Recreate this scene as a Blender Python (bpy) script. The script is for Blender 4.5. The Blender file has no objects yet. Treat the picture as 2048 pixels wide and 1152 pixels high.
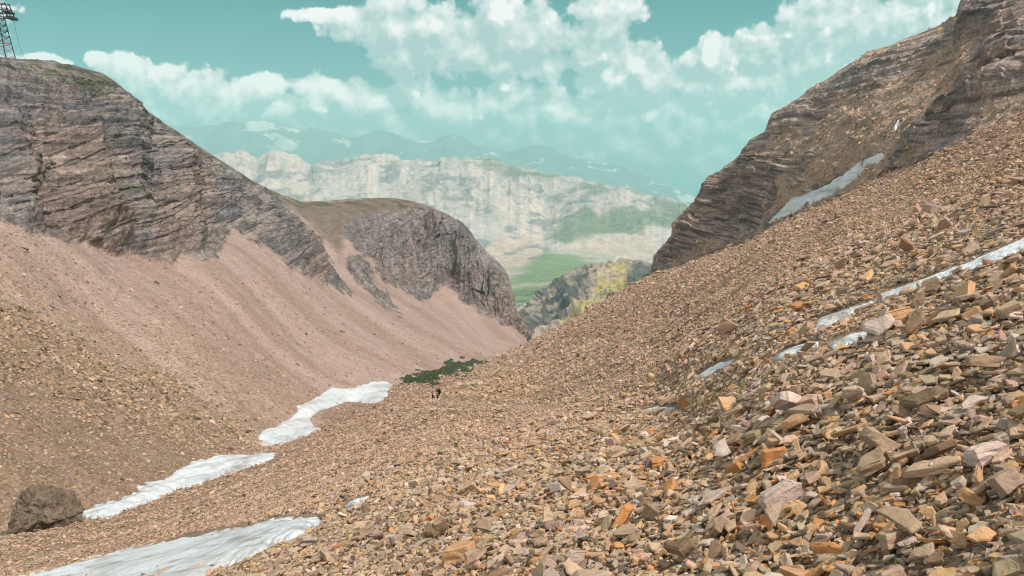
import bpy, bmesh, math, random
import numpy as np
from mathutils import Vector, Matrix, Quaternion
R_ = math.radians
rng = np.random.default_rng(7)
random.seed(7)
S = bpy.context.scene
COL = S.collection

# ------------------------------------------------------------------ camera
FPX = 1500.0                      # focal length in photo pixels (photo is 2048 wide)
PITCH = R_(10.4)
cam_d = bpy.data.cameras.new('camera'); cam = bpy.data.objects.new('camera', cam_d); COL.objects.link(cam)
cam.location = (0, 0, 0); cam.rotation_euler = (R_(90) - PITCH, 0, 0)
cam_d.sensor_width = 36; cam_d.lens = 36 * FPX / 2048
cam_d.clip_start = 0.1; cam_d.clip_end = 60000
S.camera = cam
SP, CP = math.sin(PITCH), math.cos(PITCH)

# ------------------------------------------------------------------ world, sun, exposure
SUN_EL, SUN_AZ = R_(57), R_(122)    # azimuth measured clockwise from the view direction (+Y)
EXPOSURE = 0.20
SUN_STRENGTH = 3.7
def build_world():
    w = bpy.data.worlds.new('World'); S.world = w; w.use_nodes = True
    nt = w.node_tree; nt.nodes.clear()
    N, L = nt.nodes, nt.links
    def val(x): 
        n = N.new('ShaderNodeValue'); n.outputs[0].default_value = x; return n.outputs[0]
    def math_(op, a, b=None, c=None, clamp=False):
        n = N.new('ShaderNodeMath'); n.operation = op; n.use_clamp = clamp
        for i, x in enumerate((a, b, c)):
            if x is None: continue
            if isinstance(x, (int, float)): n.inputs[i].default_value = x
            else: L.new(x, n.inputs[i])
        return n.outputs[0]
    def vmath(op, a, b=None, c=None):
        n = N.new('ShaderNodeVectorMath'); n.operation = op
        for i, x in enumerate((a, b, c)):
            if x is None: continue
            if isinstance(x, (tuple, list)): n.inputs[i].default_value = x
            else: L.new(x, n.inputs[i])
        return n.outputs['Value'] if op == 'LENGTH' else n.outputs[0]
    def smap(x, a, b, lo=0.0, hi=1.0, mode='SMOOTHSTEP'):
        n = N.new('ShaderNodeMapRange'); n.interpolation_type = mode
        L.new(x, n.inputs[0]); n.inputs[1].default_value = a; n.inputs[2].default_value = b
        n.inputs[3].default_value = lo; n.inputs[4].default_value = hi; return n.outputs[0]
    def mix(f, a, b, mode='MIX'):
        n = N.new('ShaderNodeMix'); n.data_type = 'RGBA'; n.blend_type = mode
        for i, x in ((0, f), (6, a), (7, b)):
            if isinstance(x, (int, float)): n.inputs[i].default_value = x
            elif isinstance(x, (tuple, list)): n.inputs[i].default_value = (*x, 1)
            else: L.new(x, n.inputs[i])
        return n.outputs[2]
    tc = N.new('ShaderNodeTexCoord')
    sky = N.new('ShaderNodeTexSky'); sky.sky_type = 'NISHITA'; sky.sun_disc = False
    sky.sun_elevation = SUN_EL; sky.sun_rotation = SUN_AZ; sky.altitude = 2400
    sep = N.new('ShaderNodeSeparateXYZ'); L.new(tc.outputs['Generated'], sep.inputs[0])
    yy = math_('MAXIMUM', math_('ABSOLUTE', sep.outputs[1]), 0.12)
    u = math_('DIVIDE', sep.outputs[0], yy); v = math_('DIVIDE', sep.outputs[2], yy)
    comb = N.new('ShaderNodeCombineXYZ'); L.new(u, comb.inputs[0]); L.new(v, comb.inputs[1])
    P = comb.outputs[0]
    def centre(px, py):
        up = (576 - py) / FPX; dz = -SP + up * CP; dy = CP + up * SP
        return (px - 1024) / FPX / dy, dz / dy
    def field(p, blobs, k):          # 1 at the middle of a billow, 0 at its rim
        acc = None
        for (px, py, rx, ry) in blobs:
            cx, cy = centre(px, py); sx, sy = FPX / rx, FPX / ry
            d = vmath('LENGTH', vmath('MULTIPLY_ADD', p, (sx, sy, 0), (-cx * sx, -cy * sy, 0)))
            d = math_('MULTIPLY_ADD', d, -1.0, 1.0)
            acc = d if acc is None else math_('SMOOTH_MAX', acc, d, k)
        return acc
    def puffs(p):                    # cauliflower detail
        n1 = N.new('ShaderNodeTexNoise'); n1.noise_dimensions = '2D'; L.new(p, n1.inputs['Vector'])
        n1.inputs['Scale'].default_value = 15; n1.inputs['Detail'].default_value = 8; n1.inputs['Roughness'].default_value = 0.60
        n1.inputs['Distortion'].default_value = 0.3
        vo = N.new('ShaderNodeTexVoronoi'); vo.voronoi_dimensions = '2D'; vo.feature = 'SMOOTH_F1'
        L.new(p, vo.inputs['Vector']); vo.inputs['Scale'].default_value = 30; vo.inputs['Detail'].default_value = 2.5
        vo.inputs['Smoothness'].default_value = 0.6; vo.inputs['Roughness'].default_value = 0.6
        a = math_('MULTIPLY_ADD', n1.outputs[0], 1.9, -0.95)
        b = math_('MULTIPLY_ADD', vo.outputs['Distance'], -0.8, 0.30)
        return math_('ADD', a, b)
    LD = (0.007, 0.016, 0)
    pf0 = puffs(P); pf1 = puffs(vmath('ADD', P, LD))
    relief = math_('SUBTRACT', pf0, pf1)
    F0 = field(P, CLOUDS, 0.25); F1 = field(vmath('ADD', P, (0.012, 0.030, 0)), CLOUDS, 0.25)
    D0 = math_('ADD', math_('MULTIPLY_ADD', F0, 1.5, 0.60), pf0)
    alpha = smap(D0, 0.02, 0.46)
    G = math_('ADD', math_('MULTIPLY', field(P, CORES, 0.3), 0.65), math_('MULTIPLY', pf0, 1.35))
    core = smap(G, -0.15, 0.55)
    top = math_('SUBTRACT', F0, F1)   # rims that face the sun
    lit = math_('MULTIPLY_ADD', relief, 0.85, 0.12)
    lit = math_('ADD', lit, math_('MULTIPLY', top, 0.55))
    lit = math_('ADD', lit, math_('MULTIPLY', core, math_('MULTIPLY_ADD', relief, 0.5, 0.72)))
    lit = smap(lit, 0.0, 1.0, mode='LINEAR')
    low = smap(v, 0.0, 0.13)
    shade = mix(low, (0.50, 0.68, 0.66), (0.44, 0.585, 0.57))
    bright = mix(low, (1.75, 1.55, 1.48), (1.02, 0.97, 0.95))
    cloud = mix(lit, shade, bright)
    # clear sky: Nishita tinted towards the turquoise of the photograph, with its own fall-off
    nish = mix(1.0, sky.outputs[0], (0.1, 0.1, 0.1), 'MULTIPLY')
    ramp = mix(smap(v, -0.02, 0.22, mode='LINEAR'), (0.235, 0.51, 0.50), (0.046, 0.265, 0.262))
    base = mix(0.12, ramp, nish)
    ba = math_('MULTIPLY', alpha, smap(v, -0.04, 0.015, 0.3, 0.96))
    final = mix(ba, base, cloud)
    # a pale bank of unseen cloud, added overhead and behind to neutralise ambient light
    over = math_('MAXIMUM', smap(sep.outputs[2], 0.42, 0.75), smap(sep.outputs[1], 0.25, -0.15))
    n3 = N.new('ShaderNodeTexNoise'); L.new(tc.outputs['Generated'], n3.inputs['Vector']); n3.inputs['Scale'].default_value = 4; n3.inputs['Detail'].default_value = 4
    fill_bank = mix(n3.outputs[0], (0.42, 0.425, 0.43), (0.78, 0.73, 0.69))
    final = mix(over, final, fill_bank)
    bg = N.new('ShaderNodeBackground'); L.new(final, bg.inputs[0]); bg.inputs[1].default_value = 1.0
    out = N.new('ShaderNodeOutputWorld'); L.new(bg.outputs[0], out.inputs[0])
    w.cycles.sampling_method = 'MANUAL'; w.cycles.sample_map_resolution = 512
CLOUDS = [
 (640,30,60,14),(720,45,70,32),(790,60,80,60),(860,60,80,60),(800,110,70,45),(930,90,90,60),(1010,60,75,60),(1080,70,65,75),(1000,115,130,42),(1080,130,70,40),
 (1215,20,75,45),(1205,75,62,55),(1180,120,35,40),(1265,125,60,48),(1220,165,85,32),(1300,155,50,30),
 (1435,115,55,50),(1400,165,70,40),(1450,170,120,60),(1530,150,75,55),(1560,95,90,40),(1640,120,90,60),(1700,60,140,80),(1820,50,140,90),(1650,180,100,50),(1640,10,60,20),
 (1400,240,110,60),(1500,240,80,70),(1370,320,70,30),(1330,230,70,45),(1440,310,90,40),(1250,290,110,50),
 (60,130,100,20),(190,118,30,14),(255,145,60,36),(330,165,65,34),(400,185,75,40),(470,185,65,40),(535,165,58,30),(500,195,80,36),(635,190,62,44),(700,195,75,38),(590,215,90,36),
 (770,205,70,38),(840,195,50,34),(900,215,70,34),(1030,200,80,42),(980,225,80,40),(1100,215,90,44),(1180,235,90,50),(1130,270,120,44),(1040,260,110,34),
 (300,235,140,44),(450,240,150,44),(620,255,150,40),(800,260,150,44),(960,285,150,44),(1150,310,150,50),(1300,320,130,60),(1450,350,110,50),(240,190,110,44),(380,225,120,50),(700,240,120,44),(880,245,120,44),(1330,290,120,70),
 (-160,90,120,50),(-60,20,80,24),(2200,-100,200,120),(1500,-260,260,90),(600,-300,300,90),(2450,150,150,90)]
CORES = [
 (883,40,40,44),(1008,25,30,22),(1010,76,22,28),(1070,32,44,34),(1106,103,34,24),(930,50,18,14),(1220,22,30,22),(1266,112,50,30),(1205,150,44,16),
 (1429,106,32,36),(1470,136,46,22),(1524,184,40,24),(1412,208,30,18),(1360,190,20,16),(1510,74,26,10),(1572,76,30,16),(1655,60,22,16),(1770,90,60,22),(1700,130,50,22),(1750,15,50,24),(1850,20,60,30),
 (250,122,24,14),(300,152,26,14),(525,152,42,13),(632,166,28,11),(842,188,26,11),(1015,180,26,9),(690,185,20,8),(1180,230,22,9),(1110,215,26,9),(1230,265,20,9),(1300,230,14,12),(400,175,24,10),(470,168,24,10),(750,195,22,9),(910,205,22,9),(960,235,26,9),(1050,215,24,8),(1150,190,22,9),(560,205,22,8),(650,222,22,8),(1370,330,22,8)]
build_world()
sun_d = bpy.data.lights.new('sun', 'SUN'); sun = bpy.data.objects.new('sun', sun_d); COL.objects.link(sun)
sun_d.energy = SUN_STRENGTH; sun_d.angle = R_(5); sun_d.color = (1.0, 0.93, 0.84)
sd = Vector((math.sin(SUN_AZ) * math.cos(SUN_EL), math.cos(SUN_AZ) * math.cos(SUN_EL), math.sin(SUN_EL)))
sun.rotation_euler = sd.to_track_quat('Z', 'Y').to_euler()
S.view_settings.view_transform = 'Standard'; S.view_settings.look = 'None'
S.view_settings.exposure = EXPOSURE; S.view_settings.gamma = 1; S.view_settings.use_curve_mapping = False
S.cycles.max_bounces = 3; S.cycles.diffuse_bounces = 2; S.cycles.glossy_bounces = 1; S.cycles.volume_bounces = 0
S.cycles.transparent_max_bounces = 4
S.cycles.use_denoising = True
S.cycles.denoiser = 'OPENIMAGEDENOISE'; S.cycles.denoising_input_passes = 'RGB_ALBEDO_NORMAL'; S.cycles.denoising_prefilter = 'ACCURATE'
S.cycles.pixel_filter_type = 'BLACKMAN_HARRIS'; S.cycles.filter_width = 1.2

# ------------------------------------------------------------------ numpy helpers
def hash3(ix, iy, iz):
    h = (ix.astype(np.uint32) * np.uint32(374761393)) ^ (iy.astype(np.uint32) * np.uint32(668265263)) ^ (iz.astype(np.uint32) * np.uint32(2147483647 - 1274126177))
    h = (h ^ (h >> np.uint32(13))) * np.uint32(1274126177)
    h ^= h >> np.uint32(16)
    h *= np.uint32(2246822519)
    h ^= h >> np.uint32(15)
    return h.astype(np.float32) * np.float32(1.0 / 4294967295.0)
def vnoise(x, y, z):
    """value noise in -1..1"""
    x = np.asarray(x, np.float32); y = np.asarray(y, np.float32) + np.zeros_like(x); z = np.asarray(z, np.float32) + np.zeros_like(x)
    fx, fy, fz = np.floor(x), np.floor(y), np.floor(z)
    ix, iy, iz = fx.astype(np.int64), fy.astype(np.int64), fz.astype(np.int64)
    tx, ty, tz = x - fx, y - fy, z - fz
    tx = tx * tx * tx * (tx * (tx * 6 - 15) + 10); ty = ty * ty * ty * (ty * (ty * 6 - 15) + 10); tz = tz * tz * tz * (tz * (tz * 6 - 15) + 10)
    r = 0
    for dx in (0, 1):
        wx = tx if dx else 1 - tx
        for dy in (0, 1):
            wy = ty if dy else 1 - ty
            for dz in (0, 1):
                wz = tz if dz else 1 - tz
                r = r + wx * wy * wz * hash3(ix + dx, iy + dy, iz + dz)
    return r * 2 - 1
def fbm(x, y, z, octs=4, rough=0.5, lac=2.03):
    a, s, t = 1.0, 0, 0
    for i in range(octs):
        s = s + a * vnoise(x + i * 17.3, y + i * 5.1, z - i * 9.7); t += a; a *= rough; x = x * lac; y = y * lac; z = z * lac
    return s / t * 1.5
def ridged(x, y, z, octs=3):
    a, s, t = 1.0, 0, 0
    for i in range(octs):
        s = s + a * (1 - np.abs(vnoise(x + i * 11.3, y, z + i * 3.7)) * 2); t += a; a *= 0.5; x = x * 2.1; y = y * 2.1; z = z * 2.1
    return s / t
def sstep(x, a, b):
    t = np.clip((x - a) / (b - a), 0, 1); return t * t * (3 - 2 * t)
def pix2(px, py):
    """photo pixel -> azimuth, tan(elevation)"""
    u = (np.asarray(px, float) - 1024) / FPX; up = (576 - np.asarray(py, float)) / FPX
    dy = CP + up * SP; dz = -SP + up * CP
    return np.arctan2(u, dy), dz / np.hypot(u, dy)
def project(P):
    x, y, z = P[..., 0], P[..., 1], P[..., 2]
    f = y * CP - z * SP; upc = y * SP + z * CP
    f = np.where(f > 1e-3, f, 1e-3)
    return 1024 + FPX * x / f, 576 - FPX * upc / f
def pt(px, py, D):
    """the point seen at a photo pixel at horizontal distance D"""
    az, v = pix2(px, py); return Vector((math.sin(az) * D, math.cos(az) * D, float(v) * D))
def smooth1(a, n):
    if n < 1: return a
    k = np.exp(-0.5 * (np.arange(-3 * n, 3 * n + 1) / n) ** 2); k /= k.sum()
    return np.convolve(np.pad(a, 3 * n, mode='edge'), k, mode='valid')
def line(pts, az, sm=0):
    """polyline of (px, py, D) -> v(az), w(az)=1/D"""
    pts = np.array(pts, float); A, V, W = [], [], []
    for i in range(len(pts) - 1):
        n = 24; t = np.linspace(0, 1, n, endpoint=(i == len(pts) - 2))
        px = pts[i, 0] + t * (pts[i + 1, 0] - pts[i, 0]); py = pts[i, 1] + t * (pts[i + 1, 1] - pts[i, 1])
        w = 1 / pts[i, 2] + t * (1 / pts[i + 1, 2] - 1 / pts[i, 2])
        a, v = pix2(px, py); A.append(a); V.append(v); W.append(w)
    A = np.concatenate(A); V = np.concatenate(V); W = np.concatenate(W); A = np.maximum.accumulate(A + np.arange(len(A)) * 1e-9)
    return smooth1(np.interp(az, A, V), sm), smooth1(np.interp(az, A, W), sm)
def pchip(K, counts):
    """monotone cubic through K[k, col] ; counts[k] rows in segment k -> rows x cols"""
    K = np.asarray(K); d = np.diff(K, axis=0); m = np.zeros_like(K)
    dd = d[:-1] * d[1:]
    m[1:-1] = np.where(dd > 0, 2 * dd / (d[:-1] + d[1:] + 1e-12 * np.sign(d[:-1] + d[1:] + 1e-30)), 0)
    m[0] = d[0]; m[-1] = d[-1]
    rows = []
    for k, n in enumerate(counts):
        t = np.arange(n)[:, None] / n
        if k == len(counts) - 1: t = np.linspace(0, 1, n)[:, None]
        h00 = 2 * t**3 - 3 * t**2 + 1; h10 = t**3 - 2 * t**2 + t; h01 = -2 * t**3 + 3 * t**2; h11 = t**3 - t**2
        rows.append(h00 * K[k] + h10 * m[k] + h01 * K[k + 1] + h11 * m[k + 1])
    return np.concatenate(rows)
def loft(lines, counts, az):
    V = pchip([l[0] for l in lines], counts); W = pchip([l[1] for l in lines], counts)
    D = 1 / np.maximum(W, 1e-6)
    return np.stack([np.sin(az)[None] * D, np.cos(az)[None] * D, V * D], -1)
def normals(P):
    a = np.gradient(P, axis=1); b = np.gradient(P, axis=0)
    n = np.cross(a, b); n /= np.linalg.norm(n, axis=-1, keepdims=True) + 1e-12
    return n
def poly_sd(px, py, poly):
    """signed distance in photo pixels, positive inside"""
    poly = np.array(poly, float); shp = px.shape; out = np.full(shp, -1e3)
    lo = poly.min(0) - 60; hi = poly.max(0) + 60
    m = (px > lo[0]) & (px < hi[0]) & (py > lo[1]) & (py < hi[1])
    x, y = px[m], py[m]
    if not len(x): return out
    ins = np.zeros(len(x), bool); dist = np.full(len(x), 1e9)
    for i in range(len(poly)):
        x0, y0 = poly[i - 1]; x1, y1 = poly[i]
        c = ((y0 > y) != (y1 > y)) & (x < (x1 - x0) * (y - y0) / (y1 - y0 + 1e-12) + x0); ins ^= c
        dx, dy = x1 - x0, y1 - y0
        t = np.clip(((x - x0) * dx + (y - y0) * dy) / (dx * dx + dy * dy + 1e-9), 0, 1)
        dist = np.minimum(dist, np.hypot(x - x0 - t * dx, y - y0 - t * dy))
    out[m] = np.where(ins, dist, -dist)
    return out
def blocks(c1, zz, bw, bh, seed):
    row = np.floor(zz / bh); h = hash3(row.astype(np.int64), row.astype(np.int64) * 0 + seed, row.astype(np.int64) * 0)
    col = np.floor(c1 / bw * (0.7 + 0.6 * h) + h * 37)
    return hash3(col.astype(np.int64), row.astype(np.int64), np.full(row.shape, seed + 5, np.int64)) * 2 - 1, zz / bh - row
def mixc(a, b, t):
    return a + (np.asarray(b) - a) * np.asarray(t)[..., None]
def tag(o, label=None, cat=None, group=None, kind=None):
    if label: o['label'] = label
    if cat: o['category'] = cat
    if group: o['group'] = group
    if kind: o['kind'] = kind
    return o
def raw_mesh(name, verts, loops, starts, totals, mat, cols=None, smooth=True, parent=None, mats=None):
    me = bpy.data.meshes.new(name)
    me.vertices.add(len(verts)); me.vertices.foreach_set('co', np.asarray(verts, np.float32).ravel())
    me.loops.add(len(loops)); me.loops.foreach_set('vertex_index', np.asarray(loops, np.int32))
    me.polygons.add(len(starts)); me.polygons.foreach_set('loop_start', np.asarray(starts, np.int32))
    me.polygons.foreach_set('use_smooth', np.full(len(starts), smooth))
    if cols is not None:
        at = me.attributes.new('col', 'FLOAT_COLOR', 'POINT')
        c = np.ones((len(verts), 4), np.float32); c[:, :cols.shape[1]] = cols; at.data.foreach_set('color', c.ravel())
    me.update(calc_edges=True); me.validate()
    me.materials.append(mat)
    o = bpy.data.objects.new(name, me); COL.objects.link(o)
    if parent: o.parent = parent
    return o
def grid_obj(name, P, facemask, mat, cols, smooth=True):
    """quads of grid P (rows, cols, 3) where facemask; only used vertices are kept"""
    nr, nc = P.shape[:2]; idx = np.arange(nr * nc).reshape(nr, nc)
    q = np.stack([idx[:-1, :-1], idx[:-1, 1:], idx[1:, 1:], idx[1:, :-1]], -1)[facemask]
    used, inv = np.unique(q, return_inverse=True)
    q = inv.reshape(q.shape)
    n = len(q)
    return raw_mesh(name, P.reshape(-1, 3)[used], q.ravel(), np.arange(n) * 4, None, mat, cols.reshape(-1, cols.shape[-1])[used], smooth)
def fm(mask):   # vertex mask -> face mask (majority)
    m = mask.astype(np.int8); return (m[:-1, :-1] + m[:-1, 1:] + m[1:, 1:] + m[1:, :-1]) >= 2

# ------------------------------------------------------------------ materials
def mat_base(name):
    m = bpy.data.materials.new(name); m.use_nodes = True; nt = m.node_tree
    b = nt.nodes['Principled BSDF']; b.inputs['Roughness'].default_value = 0.92
    b.inputs['Specular IOR Level'].default_value = 0.15
    return m, nt, nt.nodes, nt.links, b
def surf_mat(name, base=None, scales=((8, 6, 0.3),), bump=(), strata=None, sat_noise=None, rough=0.92, spec=0.15, dark=0.55, light=1.4):
    """colour attribute (or flat base) times world-space noises; scales: (scale, detail, contrast); bump: (scale, detail, distance)"""
    m, nt, N, L, b = mat_base(name)
    b.inputs['Roughness'].default_value = rough; b.inputs['Specular IOR Level'].default_value = spec
    geo = N.new('ShaderNodeNewGeometry'); pos = geo.outputs['Position']
    if base is None:
        at = N.new('ShaderNodeAttribute'); at.attribute_name = 'col'; c = at.outputs['Color']
    else:
        rgb = N.new('ShaderNodeRGB'); rgb.outputs[0].default_value = (*base, 1); c = rgb.outputs[0]
    def noise(vec, sc, det, rough=0.6):
        n = N.new('ShaderNodeTexNoise'); L.new(vec, n.inputs['Vector']); n.inputs['Scale'].default_value = sc
        n.inputs['Detail'].default_value = det; n.inputs['Roughness'].default_value = rough; return n
    for sc, det, con in scales:
        n = noise(pos, sc, det)
        mr = N.new('ShaderNodeMapRange'); L.new(n.outputs[0], mr.inputs[0]); mr.inputs[1].default_value = 0.32; mr.inputs[2].default_value = 0.68
        mr.inputs[3].default_value = 1 - con; mr.inputs[4].default_value = 1 + con
        mx = N.new('ShaderNodeVectorMath'); mx.operation = 'SCALE'; L.new(c, mx.inputs[0]); L.new(mr.outputs[0], mx.inputs['Scale']); c = mx.outputs[0]
    heights = []
    if strata:
        zs, warp, con, bd = strata
        mp = N.new('ShaderNodeMapping'); L.new(pos, mp.inputs[0]); mp.inputs['Scale'].default_value = (warp, warp, zs)
        n = noise(mp.outputs[0], 1.0, 5, 0.65)
        mr = N.new('ShaderNodeMapRange'); L.new(n.outputs[0], mr.inputs[0]); mr.inputs[1].default_value = 0.35; mr.inputs[2].default_value = 0.65
        mr.inputs[3].default_value = 1 - con; mr.inputs[4].default_value = 1 + con
        mx = N.new('ShaderNodeVectorMath'); mx.operation = 'SCALE'; L.new(c, mx.inputs[0]); L.new(mr.outputs[0], mx.inputs['Scale']); c = mx.outputs[0]
        heights.append((n.outputs[0], bd))
    L.new(c, b.inputs['Base Color'])
    for sc, det, dist in bump:
        if sc < 0:
            n = N.new('ShaderNodeTexVoronoi'); L.new(pos, n.inputs['Vector']); n.inputs['Scale'].default_value = -sc; n.inputs['Detail'].default_value = det
            heights.append((n.outputs['Distance'], dist))
        else:
            heights.append((noise(pos, sc, det, 0.65).outputs[0], dist))
    last = None
    for h, dist in heights:
        bp = N.new('ShaderNodeBump'); bp.inputs['Distance'].default_value = dist; bp.inputs['Strength'].default_value = 1.0
        L.new(h, bp.inputs['Height'])
        if last: L.new(last, bp.inputs['Normal'])
        last = bp.outputs[0]
    if last: L.new(last, b.inputs['Normal'])
    return m
M_ground = surf_mat('loose_scree', scales=((0.35, 3, 0.10), (9, 3, 0.30)), bump=((-16, 1, 0.05), (3.0, 4, 0.12)))
M_lscree = surf_mat('fine_far_scree', scales=((0.25, 4, 0.09), (1.6, 3, 0.22), (3.5, 2, 0.28)), bump=((1.2, 3, 0.35), (-0.9, 1, 0.25)))
M_rock = surf_mat('layered_rock', scales=((0.05, 4, 0.18), (0.5, 5, 0.36), (1.7, 3, 0.34)), bump=((0.6, 6, 1.1),), strata=(0.9, 0.02, 0.42, 1.0))
M_ribrock = surf_mat('ribbed_rock', scales=((0.05, 4, 0.16), (0.5, 5, 0.30), (1.4, 3, 0.34)), bump=((0.6, 6, 1.2),), strata=(0.035, 0.30, 0.42, 2.0))
M_rrock = surf_mat('broken_rock_face', scales=((0.08, 4, 0.16), (0.9, 5, 0.34), (2.4, 3, 0.36)), bump=((0.9, 6, 0.8),), strata=(1.2, 0.03, 0.42, 0.8))
M_snow = surf_mat('old_snow', scales=((1.2, 5, 0.10), (7, 3, 0.10)), bump=((1.6, 4, 0.10), (9, 3, 0.02)), rough=0.6, spec=0.3)
M_grass = surf_mat('valley_grass', scales=((1.5, 5, 0.35),), bump=((3, 4, 0.3),))
M_far = surf_mat('far_limestone', scales=((0.004, 6, 0.12), (0.03, 5, 0.16)), bump=((0.01, 8, 30),))
M_peak = surf_mat('distant_peak_rock', scales=((0.003, 6, 0.2),), bump=((0.005, 6, 60),))
M_stone = surf_mat('scree_stone', scales=((14, 4, 0.16), (1.1, 2, 0.06)), bump=((30, 4, 0.012),))

# ------------------------------------------------------------------ SHEET R: foreground, right-hand scree slope and cliffs
T_PTS = [(-420,1150,60),(-150,1100,60),(20,1055,63),(150,1030,68),(350,985,78),(520,915,98),(560,888,110),(640,850,126),(700,812,150),(780,775,178),(880,748,222),(960,728,275),(1000,712,330),(1060,684,432)]
azR = np.linspace(-0.80, 0.80, 1240)
def feet(D):  # the plane under the camera
    x, y = np.sin(azR) * D, np.cos(azR) * D
    z = 0.43 * x - 0.24 * y - 1.65
    return z / D, np.full_like(azR, 1.0 / D)
BOT = [(-420,1152,58),(-150,1152,42),(0,1152,35),(200,1152,25),(430,1152,14),(700,1152,8),(1024,1152,5.0),(1550,1152,3.5),(2048,1152,2.7),(2500,1152,2.4)]
C_PTS = [(-420,1151,59),(-150,1140,47),(0,1115,46),(150,1080,51),(350,1020,59),(550,925,77),(700,872,84),(800,826,90),(870,803,94),(930,806,70),(1000,812,48),(1100,818,30),(1200,822,21),(1330,824,15),(1550,830,6.6),(1800,830,5.0),(2048,830,4.3),(2500,830,3.8)]
M1_PTS = [(-420,1150.6,59.5),(-150,1122,52),(0,1088,54),(150,1057,59),(350,1004,68),(550,905,92),(700,848,112),(800,805,130),(870,778,150),(930,765,135),(1000,764,105),(1060,764,85),(1200,745,42),(1330,715,27),(1550,650,12),(1800,600,9.2),(2048,550,7.5),(2500,480,6)]
M2_PTS = [(-420,1150.3,59.8),(-150,1110,57),(0,1070,60),(150,1043,64),(350,995,73),(550,897,102),(700,830,132),(800,785,160),(870,760,190),(930,745,210),(1000,735,215),(1060,722,210),(1200,672,130),(1330,612,90),(1550,520,32),(1800,420,26),(2048,335,21),(2500,200,16)]
S_PTS = T_PTS + [(1120,652,430),(1200,606,415),(1300,550,385),(1400,512,340),(1500,478,290),(1560,440,240),(1660,400,190),(1760,352,150),(1850,320,125),(1950,265,110),(2048,222,100),(2500,0,80)]
SKY = [(1303,546,386),(1308,512,388),(1325,490,390),(1340,478,391),(1350,442,392),(1367,424,393),(1395,402,392),(1402,388,391),(1415,357,390),(1440,345,385),(1478,312,380),(1488,298,380),(1500,283,378),(1533,266,372),(1540,247,372),(1549,229,370),(1565,220,366),(1620,182,360),(1642,168,357),(1700,128,350),(1750,102,340),(1800,84,333),(1860,60,325),(1912,36,315),(1922,12,313),(1929,-8,312),(2000,-60,300),(2500,-260,240)]
LOW = [(p[0], p[1] + 2, p[2] * 1.01) for p in T_PTS] + [(1120,655,434),(1200,609,419),(1298,554,388)]
def lowf(f, dy):
    return [(p[0], p[1] + dy, p[2] * f) for p in LOW]
def interp_pts(f):   # between S and SKY for px>=1303
    s = np.array(S_PTS); k = np.array(SKY); px = k[:, 0]
    sy = np.interp(px, s[:, 0], s[:, 1]); sD = 1 / np.interp(px, s[:, 0], 1 / s[:, 2])
    return [(a, sy_ + f * (y - sy_), 1 / (1 / d0 + f * (1 / d1 - 1 / d0))) for a, sy_, y, d0, d1 in zip(px, sy, k[:, 1], sD, k[:, 2])]
K1 = lowf(1.01, 4) + interp_pts(0.34)
K2 = lowf(1.02, 9) + interp_pts(0.68)
K3 = lowf(1.04, 16) + SKY
KB = [(p[0], p[1] + 110, p[2] * 1.5) for p in K3]
LR = [feet(0.5), feet(1.4), line(BOT, azR, 6), line(C_PTS, azR, 9), line(M1_PTS, azR, 9), line(M2_PTS, azR, 9), line(S_PTS, azR, 2), line(K1, azR, 0), line(K2, azR, 0), line(K3, azR, 0), line(KB, azR, 0)]
PR = loft(LR, [8, 40, 230, 110, 110, 130, 90, 90, 100, 24], azR)
nr, nc = PR.shape[:2]
rowS = 8 + 40 + 230 + 110 + 110 + 130
NR = normals(PR)
if NR[200, 600, 2] < 0: NR = -NR
pxR, pyR = project(PR)
x, y, z = PR[..., 0], PR[..., 1], PR[..., 2]
D_R = np.hypot(x, y)
rowi = np.arange(nr)[:, None] * np.ones((1, nc))
past = rowi >= rowS            # beyond the scree's upper edge
# rock masks (photo outlines of the outcrops; edges roughened by noise)
jit = 12 * fbm(x / 6, y / 6, z / 6, 4, 0.6)
RP = [
 [(1290,560),(1300,500),(1330,470),(1400,350),(1480,290),(1540,215),(1620,170),(1700,120),(1860,50),(1960,40),(1900,110),(1800,160),(1740,190),(1700,215),(1660,230),(1640,250),(1560,290),(1600,310),(1640,300),(1600,350),(1560,370),(1550,430),(1500,470),(1400,505),(1330,535)],
 [(1760,345),(1790,300),(1800,260),(1850,230),(1880,180),(1960,140),(1940,90),(1900,20),(1930,-80),(2500,-300),(2500,60),(2048,200),(1960,240),(1920,290),(1860,320),(1800,345),(1740,385),(1680,415),(1640,420),(1700,385),(1735,360)],
 [(1590,430),(1620,395),(1700,350),(1640,380),(1580,415)],
]
rockR = np.full(x.shape, -1e3)
for p in RP: rockR = np.maximum(rockR, poly_sd(pxR, pyR, p))
mR = sstep(rockR + jit * 1.3 + 26 * fbm(x / 16, y / 16, z / 5, 3) - 2, -8, 10) * past
rub = sstep(fbm(x / 9, y / 9, z / 5, 4, 0.6), 0.05, 0.35) * past * sstep(pyR, -400, 0) * (1 - mR)    # broken rubble between the bands
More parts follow.
